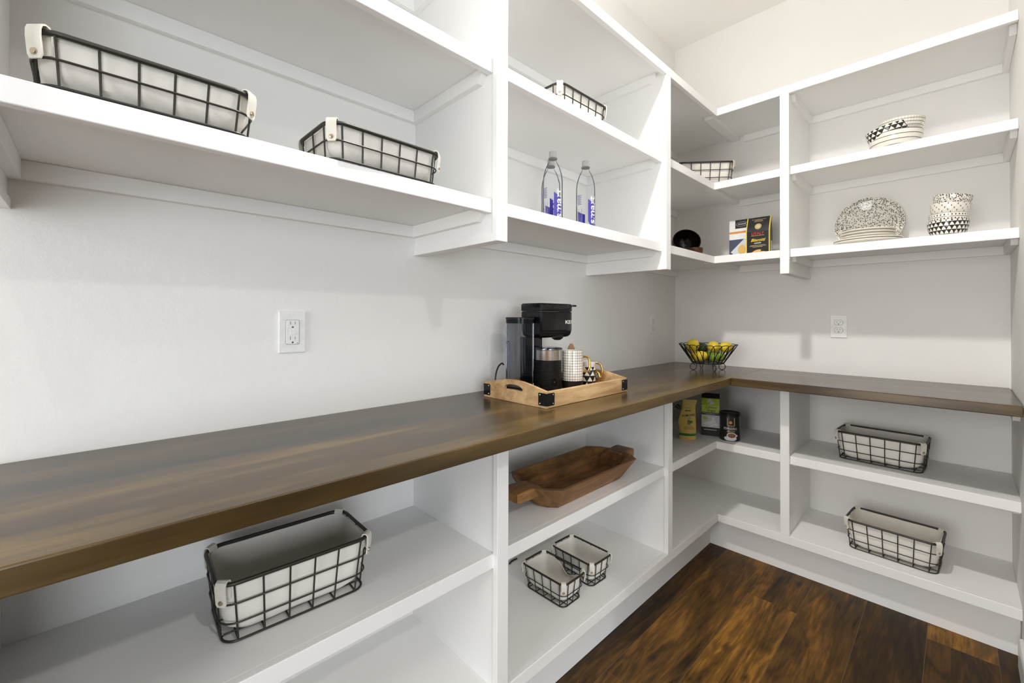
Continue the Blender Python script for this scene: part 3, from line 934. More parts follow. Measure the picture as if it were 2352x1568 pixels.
ibowl('black and white triangle bowl tilted to the left inside the ringed bowl', (SX - 0.008, SY - 0.004, U2 + 0.040), (0.05, -0.20, 0.3), 0.0790, 0.078, P7, foot=0.62, curve=0.45)
ibowl('thin-lined grid bowl leaning to the right, on top of the ringed bowl', (SX + 0.018, SY + 0.006, U2 + 0.078), (0.05, 0.05, 0), 0.0760, 0.060, P6, foot=0.55, curve=0.55)


def plate(label, loc, rot, R, hgt, mat, group=None):
    t = thing('plate', label, 'plate', loc, rot, group)
    th = 0.0035
    up = [(0.003, th), (R * 0.60, th), (R * 0.68, th + hgt * 0.25), (R * 0.80, hgt * 0.72), (R * 0.97, hgt), (R, hgt + 0.0005)]
    MB().lathe([(R, hgt - 0.0030), (R, hgt + 0.0006)] + up[::-1][1:], 72, cap0=False).build('plate_face', mat, t, world=False)
    MB().lathe([(0.003, 0.0015), (R * 0.54, 0.0015), (R * 0.55, 0.0), (R * 0.60, 0.0), (R * 0.62, 0.002), (R * 0.80, hgt * 0.72 - 0.0045), (R, hgt - 0.0030)], 72, cap1=False).build('plate_underside', M['ceramic'], t, world=False)
    return t


PX, PY = 1.008, -0.246
plate('large cream dinner plate, lowest in the stack before the dotted platter', (PX, PY, U3 + E_), (0, 0, 0), 0.1225, 0.018, M['ceramic'])
plate('large cream dinner plate lying on the lowest plate of the stack', (PX + 0.001, PY, U3 + 0.0105), (0, 0, 0.3), 0.1220, 0.018, M['ceramic'])
for k, w in enumerate(('lowest', 'middle', 'topmost')):
    plate('small cream side plate, %s of the three small plates on the stack' % w, (PX + 0.002, PY, U3 + 0.0255 + 0.0125 * k), (0, 0, 0.2 * k), 0.0980, 0.017, M['ceramic'])
plate('large black-dotted round platter leaning against the wall behind the plate stack', (0.992, -0.0345, U3 + 0.1312), (PI / 2 - 0.20, 0, 0), 0.132, 0.020, P8)

# ------------------------------------------------------------------ wire fruit bowl with lemons and limes
FX, FY = 0.3300, -0.3050
fb = thing('fruit_bowl', 'black wire fruit bowl on scrolled feet in the counter corner', 'bowl', (FX, FY, ZT), (0, 0, 0))
rb_, rt_, zb_, zt_ = 0.080, 0.148, 0.040, 0.142
m = MB(); N = 22
for i in range(N):
    a0 = 2 * PI * i / N; pts = []
    for k in range(25):
        s = -1 + 2 * k / 24
        hgt = 1 - abs(s) ** 3.2
        wdt = math.copysign(abs(s) ** 0.8, s) * (0.30 - 0.02 * hgt)
        r = rb_ + (rt_ - rb_) * hgt
        pts.append((r * cos(a0 + wdt), r * sin(a0 + wdt), zb_ + (zt_ - zb_) * hgt))
    m.tube(pts, 0.0021, 6)
m.build('wire_lattice', M['black'], fb, world=False)
m = MB()
m.tube([(rb_ * cos(2 * PI * i / 48), rb_ * sin(2 * PI * i / 48), zb_) for i in range(48)], 0.0030, 8, True)
m.tube([((rb_ - 0.008) * cos(2 * PI * i / 48), (rb_ - 0.008) * sin(2 * PI * i / 48), zb_) for i in range(48)], 0.0022, 8, True)
for k in range(-4, 5):
    x = k * 0.016; y = math.sqrt(max(rb_ ** 2 - x * x, 0))
    m.tube([(x, -y, zb_), (x, y, zb_)], 0.0017, 6)
m.build('base_ring', M['black'], fb, world=False)
for i in range(4):
    a0 = YAW + PI / 2 * i
    pts = []
    for k in range(30):
        q = k / 29
        ang = -0.15 - q * 5.0
        rr_ = 0.0195 * (1 - 0.50 * max(0, q - 0.35) / 0.65)
        cxr = 0.060 + 0.0195
        pts.append((cxr + 0 + rr_ * cos(PI + 0.6 - q * -5.1), 0, 0.0215 + rr_ * sin(PI + 0.6 - q * -5.1)))
    pts = [(0.064, 0, zb_ - 0.001), (0.0615, 0, 0.033)] + [p for p in pts]
    c, s = cos(a0), sin(a0)
    MB().tube([(p[0] * c, p[0] * s, max(p[2], 0.0022)) for p in pts], 0.0020, 7).build('scroll_foot', M['black'], fb, world=False)


def lemon(label, x, y, z, rot, R=0.029, kind='lemon'):
    t = MB()
    n = 16; prof = []
    for i in range(n + 1):
        a = -PI / 2 + PI * i / n
        r = R * cos(a); zz = R * 1.22 * sin(a)
        if kind == 'lemon' and i >= n - 2: zz += R * 0.16 * (i - n + 3) / 3; r *= 0.8
        if kind == 'avocado': r *= (1.0 - 0.22 * sin(a)); zz *= 1.12
        if kind == 'lime': zz *= 0.90
        prof.append((max(r, 0.0012), zz))
    t.lathe(prof, 24)
    o = t.build({'lemon': 'lemon', 'lime': 'lime', 'avocado': 'avocado'}[kind], M[{'lemon': 'lemon', 'lime': 'lime_skin', 'avocado': 'avocado_skin'}[kind]])
    o.location = (FX + x, FY + y, ZT + z); o.rotation_euler = rot
    if kind != 'avocado':
        MB().lathe([(0.0030, -R * 1.22 * (1 if kind == 'lemon' else .9) - 0.0006), (0.0024, -R * 1.22 * (1 if kind == 'lemon' else .9) - 0.0014), (0.0006, -R * 1.22 * (1 if kind == 'lemon' else .9) - 0.0016)], 10).build('stem_scar', M['brownprint'], o, world=False)
    return tag(o, label, kind if kind != 'lemon' else 'lemon')


def cr(r, f, z):   # camera-right / away-from-camera offsets inside the bowl
    return (r * cos(YAW) - f * sin(YAW), r * sin(YAW) + f * cos(YAW), z)


FR = [list(q) for q in (
        ('large lemon heaped on the left top of the fruit bowl', -0.052, -0.012, 0.132, (1.2, 0.3, 0.5), 0.033, 'lemon'),
        ('lemon at the left front of the fruit bowl, under the large one', -0.044, -0.050, 0.098, (1.3, 0.2, 1.6), 0.028, 'lemon'),
        ('lemon with its stem scar facing out, at the top middle of the fruit bowl', 0.014, -0.022, 0.122, (1.75, 0.2, 0.6), 0.030, 'lemon'),
        ('lemon on the right side of the fruit bowl', 0.062, -0.022, 0.116, (1.4, 0.5, 2.2), 0.029, 'lemon'),
        ('lemon low on the left inside the fruit bowl', -0.050, 0.020, 0.077, (1.4, 0.9, 0.4), 0.028, 'lemon'),
        ('lemon behind the limes on the far right of the fruit bowl', 0.072, 0.038, 0.112, (1.4, 0.1, 1.2), 0.028, 'lemon'),
        ('dark green avocado at the top back of the fruit bowl', 0.022, 0.048, 0.122, (1.5, 0.0, 0.9), 0.033, 'avocado'),
        ('green lime at the front middle of the fruit bowl', 0.004, -0.056, 0.078, (1.3, 0.4, 0.9), 0.026, 'lime'),
        ('green lime low in the middle of the fruit bowl', 0.002, 0.004, 0.071, (1.2, 0.1, 0.1), 0.026, 'lime'),
        ('green lime at the right front of the fruit bowl', 0.052, -0.030, 0.071, (1.5, 0.4, 1.9), 0.026, 'lime'))]
for it in range(400):                     # settle the heap so that no two fruits cut into each other
    for i in range(len(FR)):
        A = FR[i]
        for j in range(i):
            B = FR[j]
            d = Vector((A[1] - B[1], A[2] - B[2], A[3] - B[3])); need = (A[5] + B[5]) * (1.20 if 'lime' not in (A[6], B[6]) else 1.14) + 0.0008
            if 1e-6 < d.length < need:
                k = (need - d.length) * 0.5 * d.normalized()
                for c in range(3): A[1 + c] += k[c]; B[1 + c] -= k[c]
        rad = 0.078 + (A[3] - 0.040) * 0.64 - A[5] * (1.55 if A[6] == 'avocado' else 1.34) - 0.003
        h = math.hypot(A[1], A[2])
        if h > max(rad, 0.001): s_ = max(rad, 0.001) / h; A[1] *= s_; A[2] *= s_
        A[3] = max(A[3], 0.045 + A[5] * 1.16)
        if it < 300: A[3] -= 0.00025
for lab, r, f, z, rot, R, kd in FR:
    lemon(lab, *cr(r, f, z), rot, R, kd)

# ------------------------------------------------------------------ wooden tray with coffee things
TX0, TX1, TY0, TY1 = 0.0960, 0.3955, -1.7220, -1.2500
tr = thing('serving_tray', 'light wooden serving tray with black metal corners and arched handle ends', 'tray', ((TX0 + TX1) / 2, (TY0 + TY1) / 2, ZT), (0, 0, 0))
tw = 0.012
MB().box(TX0 + 0.001, TX1 - 0.001, TY0 + 0.001, TY1 - 0.001, ZT + 0.0006, ZT + 0.0100).build('tray_base', M['tray'], tr, bevel=0.001)
for x0 in (TX0, TX1 - tw):
    MB().box(x0, x0 + tw, TY0 + tw, TY1 - tw, ZT + 0.0008, ZT + 0.0530).build('long_side', M['tray'], tr, bevel=0.0015)
for y0 in (TY0, TY1 - tw):
    nn = 48; cxx, czz = (TX0 + TX1) / 2, 0.048
    hole = [(cxx + 0.045 * math.copysign(abs(cos(a)) ** 0.7, cos(a)), czz + 0.009 * math.copysign(abs(sin(a)) ** 0.8, sin(a)) + 0.006 * (1 - (cos(a)) ** 2) - 0.003) for a in [2 * PI * i / nn for i in range(nn)]]
    def topz(x): u = (x - cxx) / ((TX1 - TX0) / 2); return 0.0535 + 0.022 * max(0, cos(u * PI / 2)) ** 1.2
    outl = []
    for i in range(nn):
        a = 2 * PI * i / nn
        dx, dz = cos(a), sin(a) * 0.35
        # cast to the outline
        lo, hi = 0.0, 0.4
        for _ in range(30):
            md = (lo + hi) / 2; x = cxx + dx * md; z = czz + dz * md
            ok = TX0 <= x <= TX1 and 0.0008 <= z <= topz(min(max(x, TX0), TX1))
            lo, hi = (md, hi) if ok else (lo, md)
        outl.append((cxx + dx * lo, czz + dz * lo))
    # snap nearest points to the four corners
    for (qx, qz) in ((TX0, 0.0008), (TX1, 0.0008), (TX0, topz(TX0)), (TX1, topz(TX1))):
        j = min(range(nn), key=lambda k: (outl[k][0] - qx) ** 2 + (outl[k][1] - qz) ** 2); outl[j] = (qx, qz)
    def P3_(p, y): return (p[0], y, ZT + p[1])
    ya, yb = y0, y0 + tw
    MB().rings([[P3_(p, ya) for p in outl], [P3_(p, yb) for p in outl], [P3_(p, yb) for p in hole], [P3_(p, ya) for p in hole], [P3_(p, ya) for p in outl]], False, False).build('handle_end', M['tray'], tr)
for sx, xe in ((-1, TX0), (1, TX1)):
    for sy, ye in ((-1, TY0), (1, TY1)):
        m = MB(); lw, tz = 0.036, 0.0016
        def slab(axis):
            if axis == 'x':   # plate on the long side, normal x
                a, b = (xe, xe + sx * tz)
                pl = [(p[0] + ye - sy * lw / 2, p[1]) for p in rrect(lw + 0.002, 0.040, 0.004, 0)]
                MBm.prism([(p[0], ZT + 0.0280 + p[1]) for p in pl], 'x', min(a, b), max(a, b))
            else:
                a, b = (ye, ye + sy * tz)
                pl = [(p[0] + xe - sx * lw * 0.45, p[1]) for p in rrect(lw * 0.9 + 0.002, 0.040, 0.004, 0)]
                MBm.prism([(p[0], ZT + 0.0280 + p[1]) for p in pl], 'y', min(a, b), max(a, b))
        MBm = m; slab('x'); slab('y')
        br = m.build('corner_bracket', M['blackgloss'], tr)
        for dz in (0.0140, 0.0420):
            for ax in ('x', 'y'):
                mm = MB().lathe([(0.0026, 0), (0.0024, 0.0010), (0.0012, 0.0018), (0.0004, 0.0019)], 12)
                if ax == 'x': mt = Matrix.Translation((xe + sx * tz, ye - sy * (lw - 0.006), ZT + dz)) @ Matrix.Rotation(sx * PI / 2, 4, 'Y')
                else: mt = Matrix.Translation((xe - sx * (lw * 0.9 - 0.006), ye + sy * tz, ZT + dz)) @ Matrix.Rotation(-sy * PI / 2, 4, 'X')
                mm.xf(mt); l = tr.location; mm.v = [(p[0] - l.x, p[1] - l.y, p[2] - l.z) for p in mm.v]
                link('rivet', mm.mesh('rivet', M['steel']), br)

ZB = ZT + 0.0104
cm = thing('coffee_maker', 'gloss black single-cup coffee maker with a smoky water tank', 'coffee maker', (0.165, -1.500, ZB), (0, 0, 0))
MB().prism([(0.110, -1.650), (0.210, -1.650), (0.210, -1.548), (0.138, -1.548), (0.138, -1.330), (0.110, -1.330)], 'z', ZB, ZB + 0.024).build('base', M['blackmat'], cm, bevel=0.003)
MB().rings([[(p[0] + .124, p[1] - 1.503, z) for p in rrect(0.028, 0.105, 0.008, 0)] for z in (ZB + 0.024, ZB + 0.20)]).build('column', M['blackgloss'], cm)
zh = ZT
HX, HW, HY0, HYC, HR = 0.1690, 0.0535, -1.5560, -1.4120, 0.0680


def headloop(z, ins=0.0):
    """outline of the brew head: square at the back, a wide rounded nose in front (+y)"""
    a = [(HX + (HW - ins) * math.copysign(abs(cos(q)) ** 0.75, cos(q)), HYC + (HR - ins) * abs(sin(q)) ** 0.75, z) for q in [PI * k / 32 for k in range(33)]]
    w = HW - ins; y0 = HY0 + ins
    return a + [(HX - w, y0 + 0.006, z), (HX - w + 0.006, y0, z), (HX + w - 0.006, y0, z), (HX + w, y0 + 0.006, z)]


MB().rings([headloop(zh + 0.2090, 0.020), headloop(zh + 0.2110, 0.012), headloop(zh + 0.2190, 0.0045), headloop(zh + 0.2300, 0.0012), headloop(zh + 0.2400, 0.0), headloop(zh + 0.3070, 0.0), headloop(zh + 0.3085, 0.002)]).build('brew_head', M['blackgloss'], cm)
MB().rings([headloop(zh + 0.3090, 0.0035), headloop(zh + 0.3105, 0.0035)], False, False).build('lid_seam', M['slot'], cm)
MB().rings([headloop(zh + 0.3107, 0.001), headloop(zh + 0.3118, -0.001), headloop(zh + 0.3350, -0.001), headloop(zh + 0.3400, 0.003)]).build('lid', M['blackgloss'], cm)
MB().rings([[(p[0] + .180, p[1] - 1.338, z) for p in rrect(0.060, 0.034, 0.010, 0)] for z in (zh + 0.3300, zh + 0.3375)]).build('lid_handle', M['blackgloss'], cm, bevel=0.002)
MB().lathe([(0.012, zh + 0.196), (0.022, zh + 0.203), (0.026, zh + 0.2092)], 28, 0.169, -1.400).build('spout', M['blackmat'], cm)


def onhead(u, v):
    """arc length from where the right flank turns into the nose"""
    if u <= 0: p = (HX + HW + 0.0006, HYC + u)
    else:
        q = min(u / 0.072, PI - 0.05)
        p = (HX + (HW + 0.0006) * math.copysign(abs(cos(q)) ** 0.75, cos(q)), HYC + (HR + 0.0006) * sin(q) ** 0.75)
    return (p[0] - cm.location.x, p[1] - cm.location.y, zh + 0.2680 + v - cm.location.z)


put_text('lettering', cm, M['white'], 'KEURIG', 0.0190, lambda u, v: onhead(u - 0.004, v), bold=0.03, align='LEFT', sx=1.15)
def tankloop(z, ins=0.0): return [(p[0] + .1590, p[1] - 1.6030, z) for p in rrect(0.098 - 2 * ins, 0.084 - 2 * ins, 0.030 - ins, 0, 8)]
MB().rings([tankloop(ZB + 0.0245), tankloop(zh + 0.279)], True, False).build('water_tank', M['tank'], cm)
MB().rings([tankloop(zh + 0.2792, -0.0015), tankloop(zh + 0.2850, -0.0015), tankloop(zh + 0.2870, 0.001)]).build('tank_lid', M['blackmat'], cm)
MB().rings([tankloop(zh + 0.264, 0.0020), tankloop(zh + 0.2788, 0.0020)], False, False).build('tank_collar', M['blackmat'], cm)
m = MB()
for dx in (-0.008, 0.006):
    m.tube([(0.1180 + dx, -1.6220, ZB + 0.03), (0.1180 + dx, -1.6220, zh + 0.185), (0.1170 + dx * 0.6, -1.6220, zh + 0.195), (0.1170, -1.6220, zh + 0.1975)], 0.0020, 6)
m.build('tank_rib', M['tank'], cm)
patch('tank_label', cm, M['pale'], rectp(-0.010, 0.012, 0.045, 0.056), lambda u, v: (0.180 + u - cm.location.x, -1.6456 - cm.location.y, zh + v - cm.location.z), 1)
cdp = [(0.1120, -1.585, ZB + 0.014), (0.1120, -1.640, ZB + 0.008), (0.1140, -1.676, ZB + 0.014), (0.1160, -1.686, ZB + 0.040), (0.1150, -1.682, ZB + 0.070), (0.1130, -1.668, ZB + 0.095), (0.1120, -1.650, ZB + 0.105), (0.1120, -1.640, ZB + 0.098)]
cdd = []
for i in range(len(cdp) - 1):
    p0, p1, p2, p3 = (Vector(cdp[max(0, min(len(cdp) - 1, i + k))]) for k in (-1, 0, 1, 2))
    for j in range(5):
        t = j / 5; cdd.append(tuple(0.5 * ((2 * p1) + (p2 - p0) * t + (2 * p0 - 5 * p1 + 4 * p2 - p3) * t * t + (3 * p1 - p0 - 3 * p2 + p3) * t ** 3)))
MB().tube(cdd, 0.0030, 8).build('power_cord', M['blackmat'], cm)

mf = thing('milk_frother', 'black ribbed milk frother with a brushed steel collar, at the front of the tray', 'frother', (0.195, -1.487, ZB), (0, 0, 0))
prof = [(0.047, 0.0), (0.0515, 0.003)]
z = 0.004
while z < 0.112:
    prof += [(0.0522, z), (0.0528, z + 0.0010), (0.0528, z + 0.0036), (0.0514, z + 0.0044), (0.0510, z + 0.0050)]; z += 0.0054
MB().lathe(prof + [(0.0520, 0.1150)], 56).build('ribbed_body', M['blackmat'], mf, world=False)
MB().lathe([(0.0522, 0.1152), (0.0525, 0.116), (0.0525, 0.1520), (0.0530, 0.1535)], 56).build('steel_collar', M['steel'], mf, world=False)
MB().lathe([(0.0535, 0.1537), (0.0560, 0.1550), (0.0560, 0.1590), (0.052, 0.1615), (0.004, 0.1625)], 56).build('lid', see_through('clear_lid_plastic', (0.70, 0.72, 0.80), 0.5), mf, world=False)
dirv = Vector((CAM.x - 0.195, CAM.y + 1.487, 0)).normalized()
a0 = math.atan2(dirv.y, dirv.x) + 0.50
patch('control_panel', mf, M['blackgloss'], ell(0, 0.030, 0.0130, 0.0190), lambda u, v: (0.0532 * cos(a0 + u / 0.0532), 0.0532 * sin(a0 + u / 0.0532), v), 0.006)
patch('button_light', mf, M['white'], ell(0.0, 0.036, 0.0010, 0.0010, 10), lambda u, v: (0.0536 * cos(a0 + u / 0.0536), 0.0536 * sin(a0 + u / 0.0536), v), 1)


def mug(label, loc, rot, R, H, mat, bands=None, hz=(0.3, 0.85), hmat=None, hx=0.026):
    t = thing('mug', label, 'mug', loc, (0, 0, rot))
    lo = bands or 0.0
    MB().lathe([(0.004, 0.001), (R * 0.9, 0.0), (R * 0.97, 0.003)] + [(R, lo + 0.004 + (H - lo - 0.004) * f) for f in (0, .3, .6, .9, 1)], 48, cap1=False).build('mug_body', mat, t, world=False)
    if bands: MB().lathe([(R * 0.93, -0.0), (R + 0.0006, 0.004), (R + 0.0006, lo)], 48, cap1=False).build('black_base', M['blackmat'], t, world=False)
    MB().lathe([(R, H), (R - 0.0018, H + 0.0012), (R - 0.0036, H - 0.001), (R - 0.004, 0.006), (0.004, 0.006)], 48, cap0=False).build('mug_inside', M['ceramic'], t, world=False)
    z0, z1 = H * hz[0], H * hz[1]
    pts = [(R - 0.001, 0, z1), (R + hx * 0.45, 0, z1 + 0.002), (R + hx * 0.85, 0, z1 - 0.004), (R + hx, 0, z1 - 0.016), (R + hx, 0, z0 + 0.016), (R + hx * 0.85, 0, z0 + 0.004), (R + hx * 0.45, 0, z0 - 0.001), (R - 0.001, 0, z0)]
    dn = []
    for i in range(len(pts) - 1):
        p, q = Vector(pts[i]), Vector(pts[i + 1])
        for j in range(3): dn.append(tuple(p.lerp(q, j / 3)))
    dn.append(pts[-1])
    MB().tube(dn, 0.0042, 10).build('handle', hmat or M['gold'], t, world=False)
    return t


PG = pattern('mug_grid_glaze', 'grid', 26, 15, 0.150, 0.0)
PT = pattern('mug_triangle_glaze', 'tri', 8, 3, 0.066, 0.0, 1.0)
mug('tall white mug with a black grid, gold handle and black base', (0.246, -1.400, ZB), 0.55, 0.0405, 0.148, PG, 0.034, (0.46, 0.84))
mug('white mug with black triangles and a gold handle, holding a second cup', (0.251, -1.306, ZB), 0.12, 0.0315, 0.080, PT, None, (0.10, 0.72), hx=0.022)
ci = thing('mug', 'plain white cup nested inside the triangle mug with its gold handle behind', 'mug', (0.251, -1.306, ZB + 0.0075), (0, 0, 0.62))
MB().lathe([(0.004, 0.001), (0.0240, 0.0), (0.0262, 0.003), (0.0266, 0.045), (0.0275, 0.0740), (0.0300, 0.0768), (0.0308, 0.0920), (0.0296, 0.0930), (0.0285, 0.0900), (0.0268, 0.0780), (0.0245, 0.006), (0.004, 0.006)], 40).build('cup_body', M['ceramic'], ci, world=False)
hp = [(0.0305, 0, 0.086), (0.040, 0, 0.086), (0.051, 0, 0.080), (0.056, 0, 0.066), (0.056, 0, 0.040), (0.052, 0, 0.026), (0.045, 0, 0.020)]
dn = []
for i in range(len(hp) - 1):
    for j in range(3): dn.append(tuple(Vector(hp[i]).lerp(Vector(hp[i + 1]), j / 3)))
MB().tube(dn, 0.0038, 10).build('handle', M['gold'], ci, world=False)
pk = MB().prism([(-0.016, 0), (0.016, 0), (0.012, 0.150), (0.004, 0.168), (-0.006, 0.168), (-0.016, 0.150)], 'y', -0.004, 0.004).build('coffee_packet', M['kraft'], bevel=0.001)
pk.location = (0.178, -1.318, ZB); pk.rotation_euler = (0, 0, 0.9)
tag(pk, 'slim brown packet standing behind the grid mug, under the coffee maker head', 'packet')

# ------------------------------------------------------------------ wooden dough trough
dx_, dy_ = 0.2860, -1.4250
db = thing('dough_bowl', 'long carved brown wooden trough with a stub handle at each end', 'bowl', (dx_, dy_, L1 + E_), (0, 0, 0.0))


def oct_(wx, ly, c, z, end):
    """long octagon with bowed ends: half width wx, half length ly, chamfer c"""
    h = [(wx, -ly + c), (wx, ly - c), (wx * 0.62, ly - c * 0.25 + end * 0.3), (wx * 0.22, ly + end), (-wx * 0.22, ly + end), (-wx * 0.62, ly - c * 0.25 + end * 0.3), (-wx, ly - c), (-wx, -ly + c), (-wx * 0.62, -ly + c * 0.25 - end * 0.3), (-wx * 0.22, -ly - end), (wx * 0.22, -ly - end), (wx * 0.62, -ly + c * 0.25 - end * 0.3)]
    o = []
    for i in range(12):
        p, q = h[i], h[(i + 1) % 12]
        for j in range(4): o.append((p[0] + (q[0] - p[0]) * j / 4, p[1] + (q[1] - p[1]) * j / 4, z))
    return o


MB().rings([oct_(0.066, 0.215, 0.030, 0.0, 0.004), oct_(0.072, 0.222, 0.032, 0.006, 0.005), oct_(0.118, 0.272, 0.046, 0.080, 0.008), oct_(0.120, 0.274, 0.046, 0.083, 0.008),
            oct_(0.110, 0.262, 0.046, 0.083, 0.008), oct_(0.106, 0.258, 0.046, 0.079, 0.008), oct_(0.074, 0.212, 0.034, 0.034, 0.006), oct_(0.056, 0.180, 0.030, 0.020, 0.004), oct_(0.030, 0.12, 0.02, 0.016, 0.002)]).build('trough', M['dough'], db, world=False)
for s in (-1, 1):
    m = MB()
    m.rings([[(p[0], s * y, p[1] + zz) for p in rrect(w_, h_, 0.006, 0, 3)] for y, w_, h_, zz in ((0.245, 0.078, 0.034, 0.062), (0.275, 0.078, 0.036, 0.064), (0.310, 0.082, 0.036, 0.066), (0.342, 0.084, 0.034, 0.066), (0.352, 0.074, 0.028, 0.066))])
    m.build('stub_handle', M['dough'], db, world=False)

# ------------------------------------------------------------------ packets on the lower corner shelf
t = thing('oil_pouch', 'yellow almond oil pouch with a dark green cap on its slanted corner', 'pouch', (0.2920, -0.4790, L1 + E_), (0, 0, 0.615))
zs = [0, 0.006, 0.03, 0.06, 0.09, 0.12, 0.15, 0.18, 0.20, 0.208]
def pw_(z):   # left and right outline
    l = -0.043 + 0.006 * sin(z * 38) * (1 if z < 0.1 else 0.3)
    if z > 0.10: l += 0.30 * (z - 0.10)
    if z > 0.165: l = -0.0245 + 0.05 * (z - 0.165)
    return l, 0.043 + 0.002 * sin(z * 30) + (0.006 if z > 0.18 else 0.0)
def pd_(z): return 0.020 * (1 - (z / 0.208) ** 1.3) + 0.0012
m = MB(); L_ = []
for z in zs:
    l, r = pw_(z); d = pd_(z); n = 12; lp = []
    for i in range(n + 1): u = i / n; lp.append((l + (r - l) * u, -d * (sin(PI * u) ** 0.6 if 0 < u < 1 else 0) - 0.0006, z))
    for i in range(n + 1): u = 1 - i / n; lp.append((l + (r - l) * u, d * (sin(PI * u) ** 0.6 if 0 < u < 1 else 0) + 0.0006, z))
    L_.append(lp)
m.rings(L_).build('pouch_body', M['pouch'], t, world=False)
def pf(u, v):
    l, r = pw_(v); q = min(max((u - l) / (r - l), 0.02), 0.98)
    return (u, -pd_(v) * sin(PI * q) ** 0.6 - 0.0014, v)
m = MB().lathe([(0.007, -0.004), (0.0075, 0.006), (0.0120, 0.0065), (0.0125, 0.026), (0.0110, 0.028), (0.002, 0.0285)], 20)
m.xf(Matrix.Translation((-0.0340, 0, 0.158)) @ Matrix.Rotation(-0.85, 4, 'Y')).build('spout_cap', M['darkgreen'], t, world=False)
patch('print_band', t, M['green'], rectp(-0.040, 0.042, 0.021, 0.034), pf, 0.008)
put_text('lettering', t, M['ink'], 'ALMOND', 0.0155, lambda u, v: pf(u + 0.006, 0.1270 + v + 0.12 * u), bold=0.015)
put_text('lettering', t, M['green'], 'OIL', 0.0120, lambda u, v: pf(u + 0.006, 0.1120 + v))
for (cx_, cz_, rx_, rz_, mm) in ((0.006, 0.087, 0.009, 0.008, 'brownprint'), (0.016, 0.094, 0.010, 0.007, 'green'), (0.004, 0.097, 0.006, 0.008, 'green')):
    patch('almond_print', t, M[mm], ell(cx_, cz_, rx_, rz_, 14), lambda u, v, k=cx_: tuple(Vector(pf(u, v)) + Vector((0, -0.0004 - k * 0.02, 0))), 0.006)
for k, (w_, mm) in enumerate(((0.014, 'brownprint'), (0.024, 'ink'), (0.027, 'ink'), (0.030, 'goldprint'), (0.018, 'goldprint'))):
    patch('print_line', t, M[mm], rectp(0.008 - w_, 0.008 + w_ * 0.9, 0.072 - k * 0.0075, 0.0738 - k * 0.0075), pf, 0.008)
patch('print_line', t, M['green'], rectp(-0.010, 0.016, 0.1640, 0.1660), pf, 0.008)
patch('print_line', t, M['green'], rectp(-0.012, 0.016, 0.1480, 0.1540), pf, 0.008)

t = thing('cookie_bag', 'black and lime green lemon cookie bag with a folded black top', 'bag', (0.3515, -0.3220, L1 + E_), (0, 0, 0.355))
hw, HH = 0.0455, 0.2260
def ly(z): return 0.0 if z < 0.165 else 0.024 * ((z - 0.165) / 0.061)
m = MB(); m.rings([[(-hw, ly(z), z), (hw, ly(z), z), (hw, 0.056 - ly(z), z), (-hw, 0.056 - ly(z), z)] for z in (0, 0.02, 0.06, 0.11, 0.165, 0.19, 0.21, HH)])
m.build('bag', M['blackbag'], t, bevel=0.0015, world=False)
lf = lambda u, v: (u, ly(v) - 0.0008, v)
lf2 = lambda u, v: (u, ly(v) - 0.0013, v)
zig = []
for i in range(21): zig.append((hw - 0.001 - i * (2 * hw - 0.002) / 20, 0.1990 + (0.0022 if i % 2 else 0.0)))
patch('lime_panel', t, M['lime'], [(-hw + 0.001, 0.165), (-hw + 0.001, 0.126), (hw - 0.001, 0.126), (hw - 0.001, 0.165)], lf, 1)
patch('lime_panel', t, M['lime'], [(-hw + 0.001, 0.165), (hw - 0.001, 0.165)] + zig, lf, 0.02)
patch('photo_panel', t, M['pale'], rectp(-hw + 0.001, hw - 0.001, 0.045, 0.112), lf, 1)
patch('lemon_print', t, M['lime'], ell(-0.026, 0.094, 0.0115, 0.0095), lf2, 1)
for (a, b, r_) in ((-0.008, 0.070, 0.013), (0.014, 0.078, 0.014), (0.004, 0.060, 0.012), (-0.024, 0.066, 0.010), (0.026, 0.062, 0.011), (0.012, 0.095, 0.009)):
    patch('cookie_print', t, M['white'], ell(a, b, r_, r_ * 0.75, 16), lambda u, v, k=a: (u, ly(v) - 0.0014 - abs(k) * 0.01, v), 1)
for (a, b) in ((0.022, 0.084), (0.026, 0.074), (0.022, 0.068), (0.004, 0.062), (-0.004, 0.060)):
    patch('speck_print', t, M['ink'], ell(a, b, 0.0014, 0.0012, 8), lambda u, v: (u, ly(v) - 0.0022, v), 1)
for (a, b, r_) in ((-0.004, 0.190, 0.010), (0.008, 0.180, 0.009), (-0.012, 0.184, 0.006), (0.003, 0.172, 0.008), (0.015, 0.174, 0.005)):
    patch('flower_print', t, M['pale'], ell(a, b, r_, r_ * 0.85, 16), lambda u, v, k=a: (u, ly(v) - 0.0014 - abs(k) * 0.02, v), 1)
put_text('lettering', t, M['ink'], 'Lemon', 0.0190, lambda u, v: lf2(u + 0.002, 0.1540 + v), shear=0.35)
put_text('lettering', t, M['ink'], 'Snaps', 0.0180, lambda u, v: lf2(u + 0.002, 0.1360 + v), shear=0.3, bold=0.012)
for k, w_ in enumerate((0.040, 0.022)): patch('print_line', t, M['white'], rectp(-w_, w_, 0.1205 - k * 0.0048, 0.1217 - k * 0.0048), lf, 1)
patch('print_line', t, M['white'], rectp(-0.032, 0.030, 0.0310, 0.0335), lf, 1)

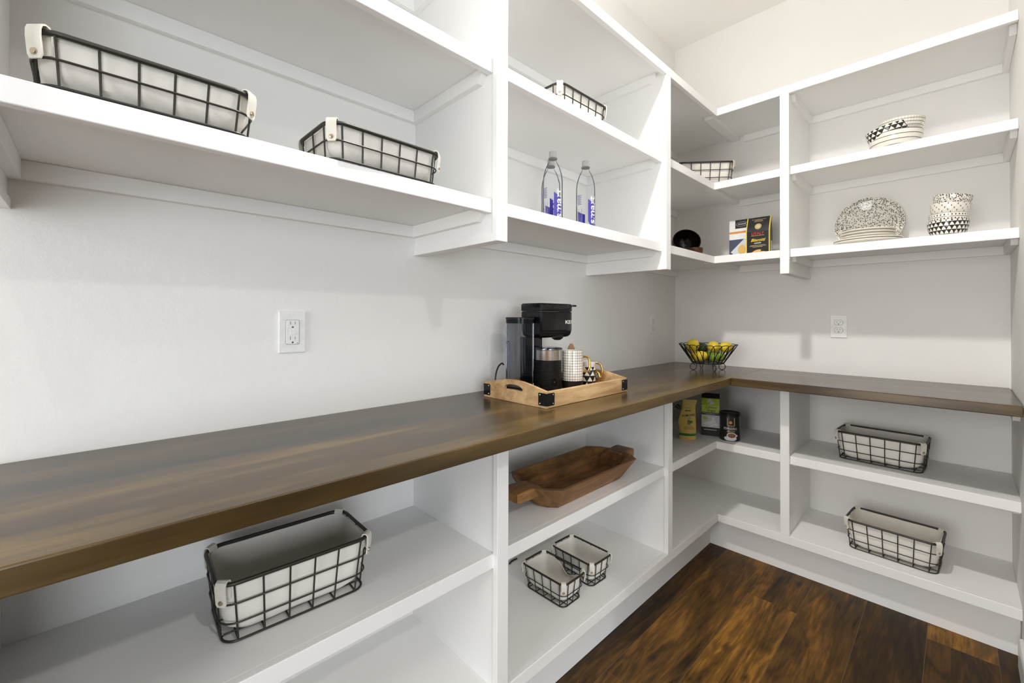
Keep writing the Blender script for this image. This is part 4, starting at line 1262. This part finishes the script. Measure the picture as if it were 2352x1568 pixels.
t = thing('espresso_can', 'round black espresso tin with a coffee cup printed on it', 'tin', (0.4475, -0.3120, L1 + E_), (0, 0, 0))
R = 0.0490; H = 0.142
MB().lathe([(R - 0.004, 0.001), (R, 0.0), (R + 0.0008, 0.002), (R, 0.005), (R, H - 0.014)], 56).build('tin_body', M['blackbag'], t, world=False)
MB().lathe([(R + 0.0016, H - 0.0138), (R + 0.0018, H - 0.002), (R, H), (R - 0.004, H - 0.001), (R - 0.006, H - 0.003), (0.004, H - 0.003)], 56).build('tin_lid', M['blackmat'], t, world=False)
a0 = math.atan2(CAM.y + 0.3120, CAM.x - 0.4475) + 0.06
def cf(off): return lambda u, v: ((R + off) * cos(a0 + u / R), (R + off) * sin(a0 + u / R), v)
put_text('lettering', t, M['white'], 'ESPRESSO', 0.0160, lambda u, v: cf(0.0010)(u, 0.0640 + v), sx=0.95)
put_text('lettering', t, M['goldprint'], 'Monaco', 0.0110, lambda u, v: cf(0.0010)(u + 0.002, 0.0510 + v), shear=0.4, bold=0.01)
for u_ in (-0.0155, 0.0175): patch('gold_bar', t, M['goldprint'], rectp(u_, u_ + 0.0028, 0.080, 0.121), cf(0.0008), 0.01)
patch('gold_bar', t, M['goldprint'], rectp(-0.012, 0.0185, 0.0780, 0.0805), cf(0.0008), 0.006)
patch('emblem', t, M['orange'], [(0.001, 0.088), (0.009, 0.094), (0.0075, 0.100), (0.004, 0.102), (0.002, 0.108), (-0.001, 0.102), (-0.006, 0.100), (-0.007, 0.094)], cf(0.0008), 0.006)
patch('saucer_print', t, M['pale'], ell(0.000, 0.0135, 0.031, 0.0125), lambda u, v: cf(0.0007)(u, max(v, 0.0025)), 0.006)
patch('cup_print', t, M['white'], ell(0.006, 0.0280, 0.0235, 0.0165), cf(0.0011), 0.006)
patch('coffee_print', t, M['coffee'], ell(0.006, 0.0290, 0.0195, 0.0120), cf(0.0015), 0.006)
patch('cup_print', t, M['pale'], ell(0.031, 0.0290, 0.0045, 0.0050, 12), cf(0.0010), 0.006)
